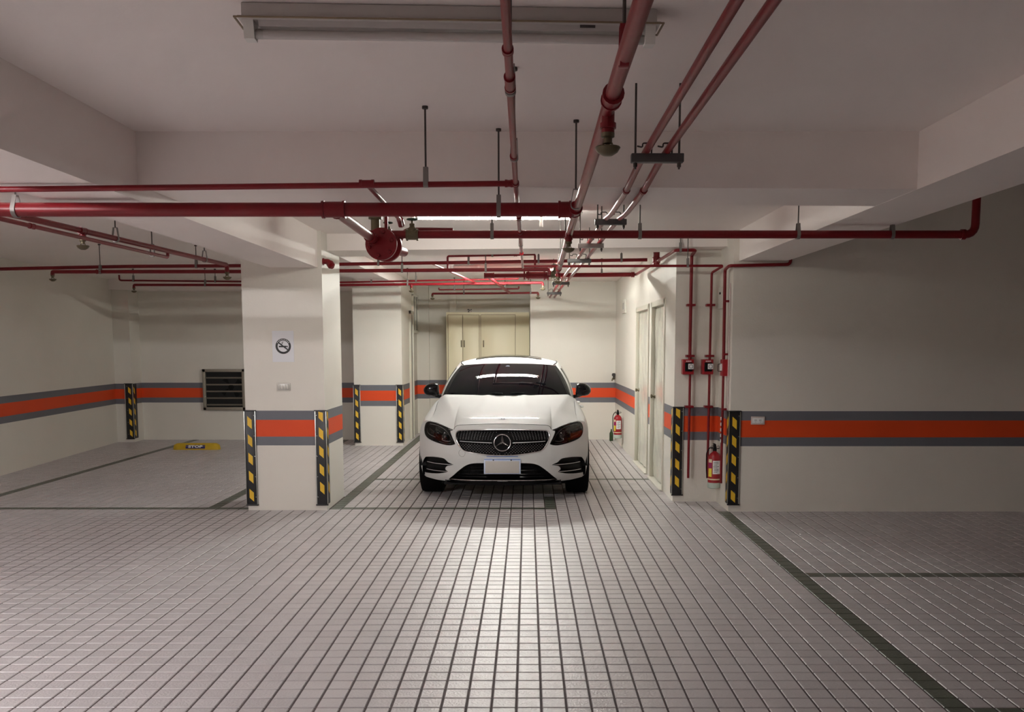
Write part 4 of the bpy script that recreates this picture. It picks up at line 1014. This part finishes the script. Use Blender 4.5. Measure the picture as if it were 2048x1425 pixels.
def side_panel(u0, u1, n, name, s, wheels=()):
    rows = [station(u0 + (u1 - u0) * k / n) for k in range(n + 1)]
    R_ = .375
    for (wy, wz) in wheels:
        for r in rows:
            for k, p in enumerate(r):
                d = hypot(p.y - wy, p.z - wz)
    V = [p.copy() for r in rows for p in r]; m = len(rows[0]); F = []
    def rad(p): return min([hypot(p.y - wy, p.z - wz) for wy, wz in wheels] + [9])
    for i in range(len(rows) - 1):
        for j in range(m - 1):
            q = (i * m + j, i * m + j + 1, (i + 1) * m + j + 1, (i + 1) * m + j)
            if all(rad(V[a]) < R_ for a in q) or (wheels and sum((V[a] for a in q), Vector()).z / 4 < .34 and rad(sum((V[a] for a in q), Vector()) / 4) < R_): continue
            F.append(q)
    used = {a for q in F for a in q}
    for a in used:
        p = V[a]
        for wy, wz in wheels:
            d = hypot(p.y - wy, p.z - wz)
            if 1e-6 < d < R_: p.y = wy + (p.y - wy) * R_ / d; p.z = wz + (p.z - wz) * R_ / d
    return G().add([(s * p.x, p.y, p.z) for p in V], F, True).build(name, CARW, car, ang=40)
for s in (-1, 1):
    side_panel(0, 2.35, 46, 'fender', s, [(.84, .335)])
    side_panel(2.357, 4.0, 20, 'front_door', s)
    side_panel(4.007, 5.5, 20, 'rear_door', s, [(3.78, .335)])
    side_panel(5.507, 9, 60, 'quarter_panel', s, [(3.78, .335)])
    G().tube([(s * (.7765), y, lin(y, [(.4, .8135), (.45, .8150)]) if y < .4 else station_z) for y, station_z in [(p.y, p.z) for p in [station(2.3 * k / 30)[0] for k in range(31)]]], .0024, 6).build('fender_seam', CARM, car)
    # side skirt and arch liner
    rows = []
    for k in range(25):
        a = pi * k / 24; rows.append([(s * xx, .84 + .385 * cos(a), .335 + .385 * sin(a)) for xx in (.60, .885)])
    G().grid(rows).build('wheel_liner', CARM, car)
    for wy in (.84, 3.78):
        wh = thing('wheel', None, None, (0, 0, 0)); wh.parent = car; wh.name = 'wheel'
        cx = s * .79
        pr = [(.22, -.11), (.30, -.122), (.325, -.115), (.335, -.09), (.335, .09), (.325, .115), (.30, .122), (.22, .11)]
        G().lathe(pr, (cx, wy, .335), (s, 0, 0), 48).build('tyre', RUBB, wh)
        G().lathe([(.225, .112), (.232, .118), (.21, .10), (.20, .02), (.20, -.1)], (cx, wy, .335), (s, 0, 0), 40).build('rim', RIM, wh)
        g = G()
        for k in range(10):
            a = 2 * pi * k / 10
            g.tube([(cx + s * .095, wy + .03 * cos(a), .335 + .03 * sin(a)), (cx + s * .105, wy + .215 * cos(a + .06), .335 + .215 * sin(a + .06))], [.014, .010], 6)
        g.lathe([(0, .11), (.035, .108), (.04, .09)], (cx, wy, .335), (s, 0, 0), 16); g.build('spokes', RIM, wh)
        G().lathe([(0, .02), (.17, .02), (.17, .0), (0, 0)], (cx, wy, .335), (s, 0, 0), 24).build('brake_disc', GALV, wh)
G().box(-.66, .66, .42, 4.6, .15, .62).build('underbody', CARM, car)
rows = [[(-.85, 1.30, z), (-.5, .62, z), (0, .50, z), (.5, .62, z), (.85, 1.30, z)] for z in (.16, .70)]
G().box(-.62, .62, .32, .5, .19, .60).build('radiator', CARM, car)
G().box(-.60, .60, .10, .45, .185, .200).build('undertray', CARM, car)
# rear: deck lid and bumper
rows = []
stt = [station(6.3 + 2.7 * k / 16)[0] for k in range(17)]
for p in stt: rows.append([(p.x * q, p.y + .0 , p.z + .02 * (1 - q * q)) for q in [-1 + k / 8 for k in range(17)]])
G().grid(rows).build('trunk_lid', CARW, car)
rows = []
for p in station(9): rows.append([(p.x * q, p.y + .03 * (1 - q * q), p.z) for q in [-1 + k / 8 for k in range(17)]])
G().grid(rows).build('rear_bumper', CARW, car)
mat('tail_red', (.25, .005, .008), .15)
for s in (-1, 1):
    rows = [[(s * (p.x * 1.0 + .002), p.y + .003, p.z) for p in station(8.1 + k * .22)[8:20]] for k in range(5)]
    G().grid(rows).build('tail_light', MATS['tail_red'], car)
# deck under the glasshouse
G().box(-.74, .74, 1.45, 4.1, .90, .975, .01).build('cabin_floor', CARM, car)

# glasshouse
RING = [((0, 1.235, 1.040), (0, 2.08, 1.388)), ((.30, 1.265, 1.038), (.24, 2.09, 1.385)), ((.55, 1.36, 1.033), (.45, 2.14, 1.374)), ((.712, 1.475, 1.027), (.555, 2.19, 1.364)),
        ((.735, 1.505, 1.024), (.574, 2.215, 1.360)), ((.770, 1.60, 1.005), (.600, 2.28, 1.372)), ((.797, 1.80, .992), (.618, 2.42, 1.384)), ((.803, 2.3, .988), (.628, 2.65, 1.392)), ((.80, 2.95, .99), (.622, 3.0, 1.390)), ((.79, 3.5, 1.0), (.605, 3.3, 1.378)),
        ((.765, 3.9, 1.012), (.575, 3.45, 1.362)), ((.66, 4.10, 1.04), (.51, 3.5, 1.355)), ((.40, 4.22, 1.065), (.30, 3.54, 1.365)), ((0, 4.26, 1.075), (0, 3.56, 1.37))]
NR = len(RING)
def ringpt(c, lev):
    i = min(int(c), NR - 2); t_ = c - i; q = lambda k: Vector(RING[min(max(k, 0), NR - 1)][lev])
    a, b, c_, d = q(i - 1), q(i), q(i + 1), q(i + 2)
    if i == 0: a = Vector((-c_.x, c_.y, c_.z))
    if i + 1 == NR - 1: d = Vector((-b.x, b.y, b.z))
    return cr(a, b, c_, d, t_)
def gh(c, r):
    B, T = ringpt(c, 0), ringpt(c, 1); p = B.lerp(T, r); bul = 4 * r * (1 - r)
    sidew = min(1, max(0, (c - 3) / 2)) * min(1, max(0, (11.5 - c) / 2)); fr = 1 - min(1, max(0, (c - 3) / 2)) if c < 6 else 0
    p.x += .030 * bul * sidew * (1 if p.x > 0 else 0); p.y -= .018 * bul * fr; p.z += .026 * bul * fr
    return p
def gpatch(c0, c1, r0, r1, nc, nr, off=0, sides=(-1, 1)):
    g = G()
    for s in sides:
        rows = []
        for k in range(nc + 1):
            c = c0 + (c1 - c0) * k / nc; row = []
            for j in range(nr + 1):
                r = r0 + (r1 - r0) * j / nr; p = gh(c, r)
                if off:
                    n_ = Vector((p.x, (p.y - 2.7) * .4, .25)).normalized(); p = p + n_ * off
                row.append((s * p.x, p.y, p.z))
            rows.append(row)
        g.grid(rows)
    return g
ws = gpatch(0, 3, 0, 1, 30, 14).build('windshield', GLASS, car, ang=60)
for sd in (-1, 1):
    gpatch(3, 4.35, 0, 1, 8, 14, .001, sides=(sd,)).build('windshield_trim', CARM, car, ang=60)
    gpatch(4.35, 5.0, 0, 1, 8, 14, .004, sides=(sd,)).build('a_pillar', CARW, car, ang=60)
    gpatch(5.0, 10.2, .0, 1, 30, 12, 0, sides=(sd,)).build('roof_rail', CARW, car, ang=60)
    gpatch(5.1, 7.7, .04, .86, 20, 10, .004, sides=(sd,)).build('side_window', GLASS, car, ang=60)
    gpatch(7.85, 9.7, .04, .86, 14, 10, .004, sides=(sd,)).build('side_window', GLASS, car, ang=60)
    gpatch(7.7, 7.85, .02, .88, 2, 10, .003, sides=(sd,)).build('b_pillar', CARM, car, ang=60)
    gpatch(10.2, 11.1, 0, 1, 6, 12, 0, (sd,)).build('c_pillar', CARW, car, ang=60)
gpatch(11.1, 13, 0, 1, 14, 12, .0).build('rear_window', GLASS, car, ang=60)
g = G(); ncol = 90; NRR = 12
for s in (-1, 1):
    rows = []
    for k in range(ncol + 1):
        c = 13 * k / ncol; T = gh(c, 1); S = Vector((0, 2.75 + (T.y - 2.75) * .45, 1.480 - .03 * abs((T.y - 2.6) / .8) ** 2 * .4)); row = []
        for j in range(NRR + 1):
            q_ = j / NRR; p = T.lerp(S, q_); p.z = T.z + (S.z - T.z) * (1 - (1 - q_) ** 2.1); row.append((s * p.x, p.y, p.z))
        rows.append(row)
    g.grid(rows)
roof = g.build('roof', CARW, car, ang=60)
bm = bmesh.new(); bm.from_mesh(roof.data); bv = BVHTree.FromBMesh(bm)
rows = []
for i in range(13):
    y = 2.30 + .55 * i / 12; row = []
    for k in range(25):
        x = -.41 + .82 * k / 24; yy = y + .05 * (x / .41) ** 2 * (1 if i < 6 else .2)
        h_ = bv.ray_cast(Vector((x, yy, 3)), Vector((0, 0, -1))); row.append((x, yy, (h_[0].z if h_[0] else 1.45) + .002))
    rows.append(row)
sr = G().grid(rows).build('sunroof', SUNR, car, ang=60)
rim_ = rows[0] + [r[-1] for r in rows[1:]] + rows[-1][::-1][1:] + [r[0] for r in rows[::-1][1:]]
G().tube(rim_, .004, 6, caps=False).build('sunroof_seal', CARM, sr)
bm.free()
# dark side glass line along the roof edge
for s in (-1, 1):
    G().tube([(s * (gh(c, 1).x * 1.0 - .018), gh(c, 1).y, gh(c, 1).z + .010) for c in [4.2 + 6 * k / 24 for k in range(25)]], .005, 6).build('roof_gutter', CARM, car)
# windshield sensor housing, wipers
p = gh(0, .86)
G().add([(-.035, p.y - .006, p.z - .012), (.035, p.y - .006, p.z - .012), (.028, p.y + .006, p.z + .002), (.012, p.y + .02, p.z + .014), (-.012, p.y + .02, p.z + .014), (-.028, p.y + .006, p.z + .002)], [(0, 1, 2, 3, 4, 5)]).build('sensor_window', BADGE, car)
for s in (-1, 1):
    a, b = gh(.15 if s < 0 else 2.4, .035), gh(2.7 if s < 0 else .2, .05)
    G().tube([(s * a.x * .9, a.y - .02, a.z + .006), (s * b.x, b.y - .02, b.z + .006)], .006, 6).build('wiper', CARM, car)
# mirrors
for s in (-1, 1):
    mi = G()
    cx, cy, cz = s * .895, 1.70, 1.088
    prof = [(.078, -.075), (.080, -.02), (.078, .045), (.070, .068), (.030, .077), (-.02, .072), (-.065, .050), (-.092, .018), (-.100, -.015), (-.088, -.050), (-.055, -.072), (-.0, -.078)]
    prof = curve2([(-a * s, b) if False else (a, b) for a, b in prof], 2, True)
    layers = []
    for (dy, k_) in ((-.085, .45), (-.078, .68), (-.06, .86), (-.03, .97), (.0, 1.0), (.05, .98), (.06, .93)):
        layers.append([(cx - s * (a * k_ + .078 * (1 - k_) * .35), cy + dy, cz + b * k_) for a, b in prof])
    n = len(prof); V = [p for L_ in layers for p in L_]; F = [(i * n + k, i * n + (k + 1) % n, (i + 1) * n + (k + 1) % n, (i + 1) * n + k) for i in range(len(layers) - 1) for k in range(n)]
    F += [tuple(range(n))]; mi.add(V, F, True)
    mo = mi.build('mirror', CARB, car, ang=50)
    G().add([(x, y + .001, z) for x, y, z in layers[-1]], [tuple(range(n))]).build('mirror_glass', CHROME, mo)
    G().tube([(s * .79, 1.72, 1.0), (s * .85, 1.70, 1.015), (s * .90, 1.69, 1.03)], [.022, .020, .018], 10).build('mirror_foot', CARB, mo)
    G().tube([(cx - s * .07, cy - .075, cz - .022), (cx + s * .02, cy - .088, cz - .012), (cx + s * .07, cy - .07, cz - .002), (cx + s * .098, cy - .02, cz + .008)], .0025, 6).build('indicator_strip', LAMPG, mo)
# door handles
for s in (-1, 1):
    for y in (2.45, 3.35): G().tube(rnd([(s * .905, y - .1, .835), (s * .935, y - .08, .835), (s * .935, y + .08, .835), (s * .905, y + .1, .835)], .02), .012, 8).build('door_handle', CARW, car)
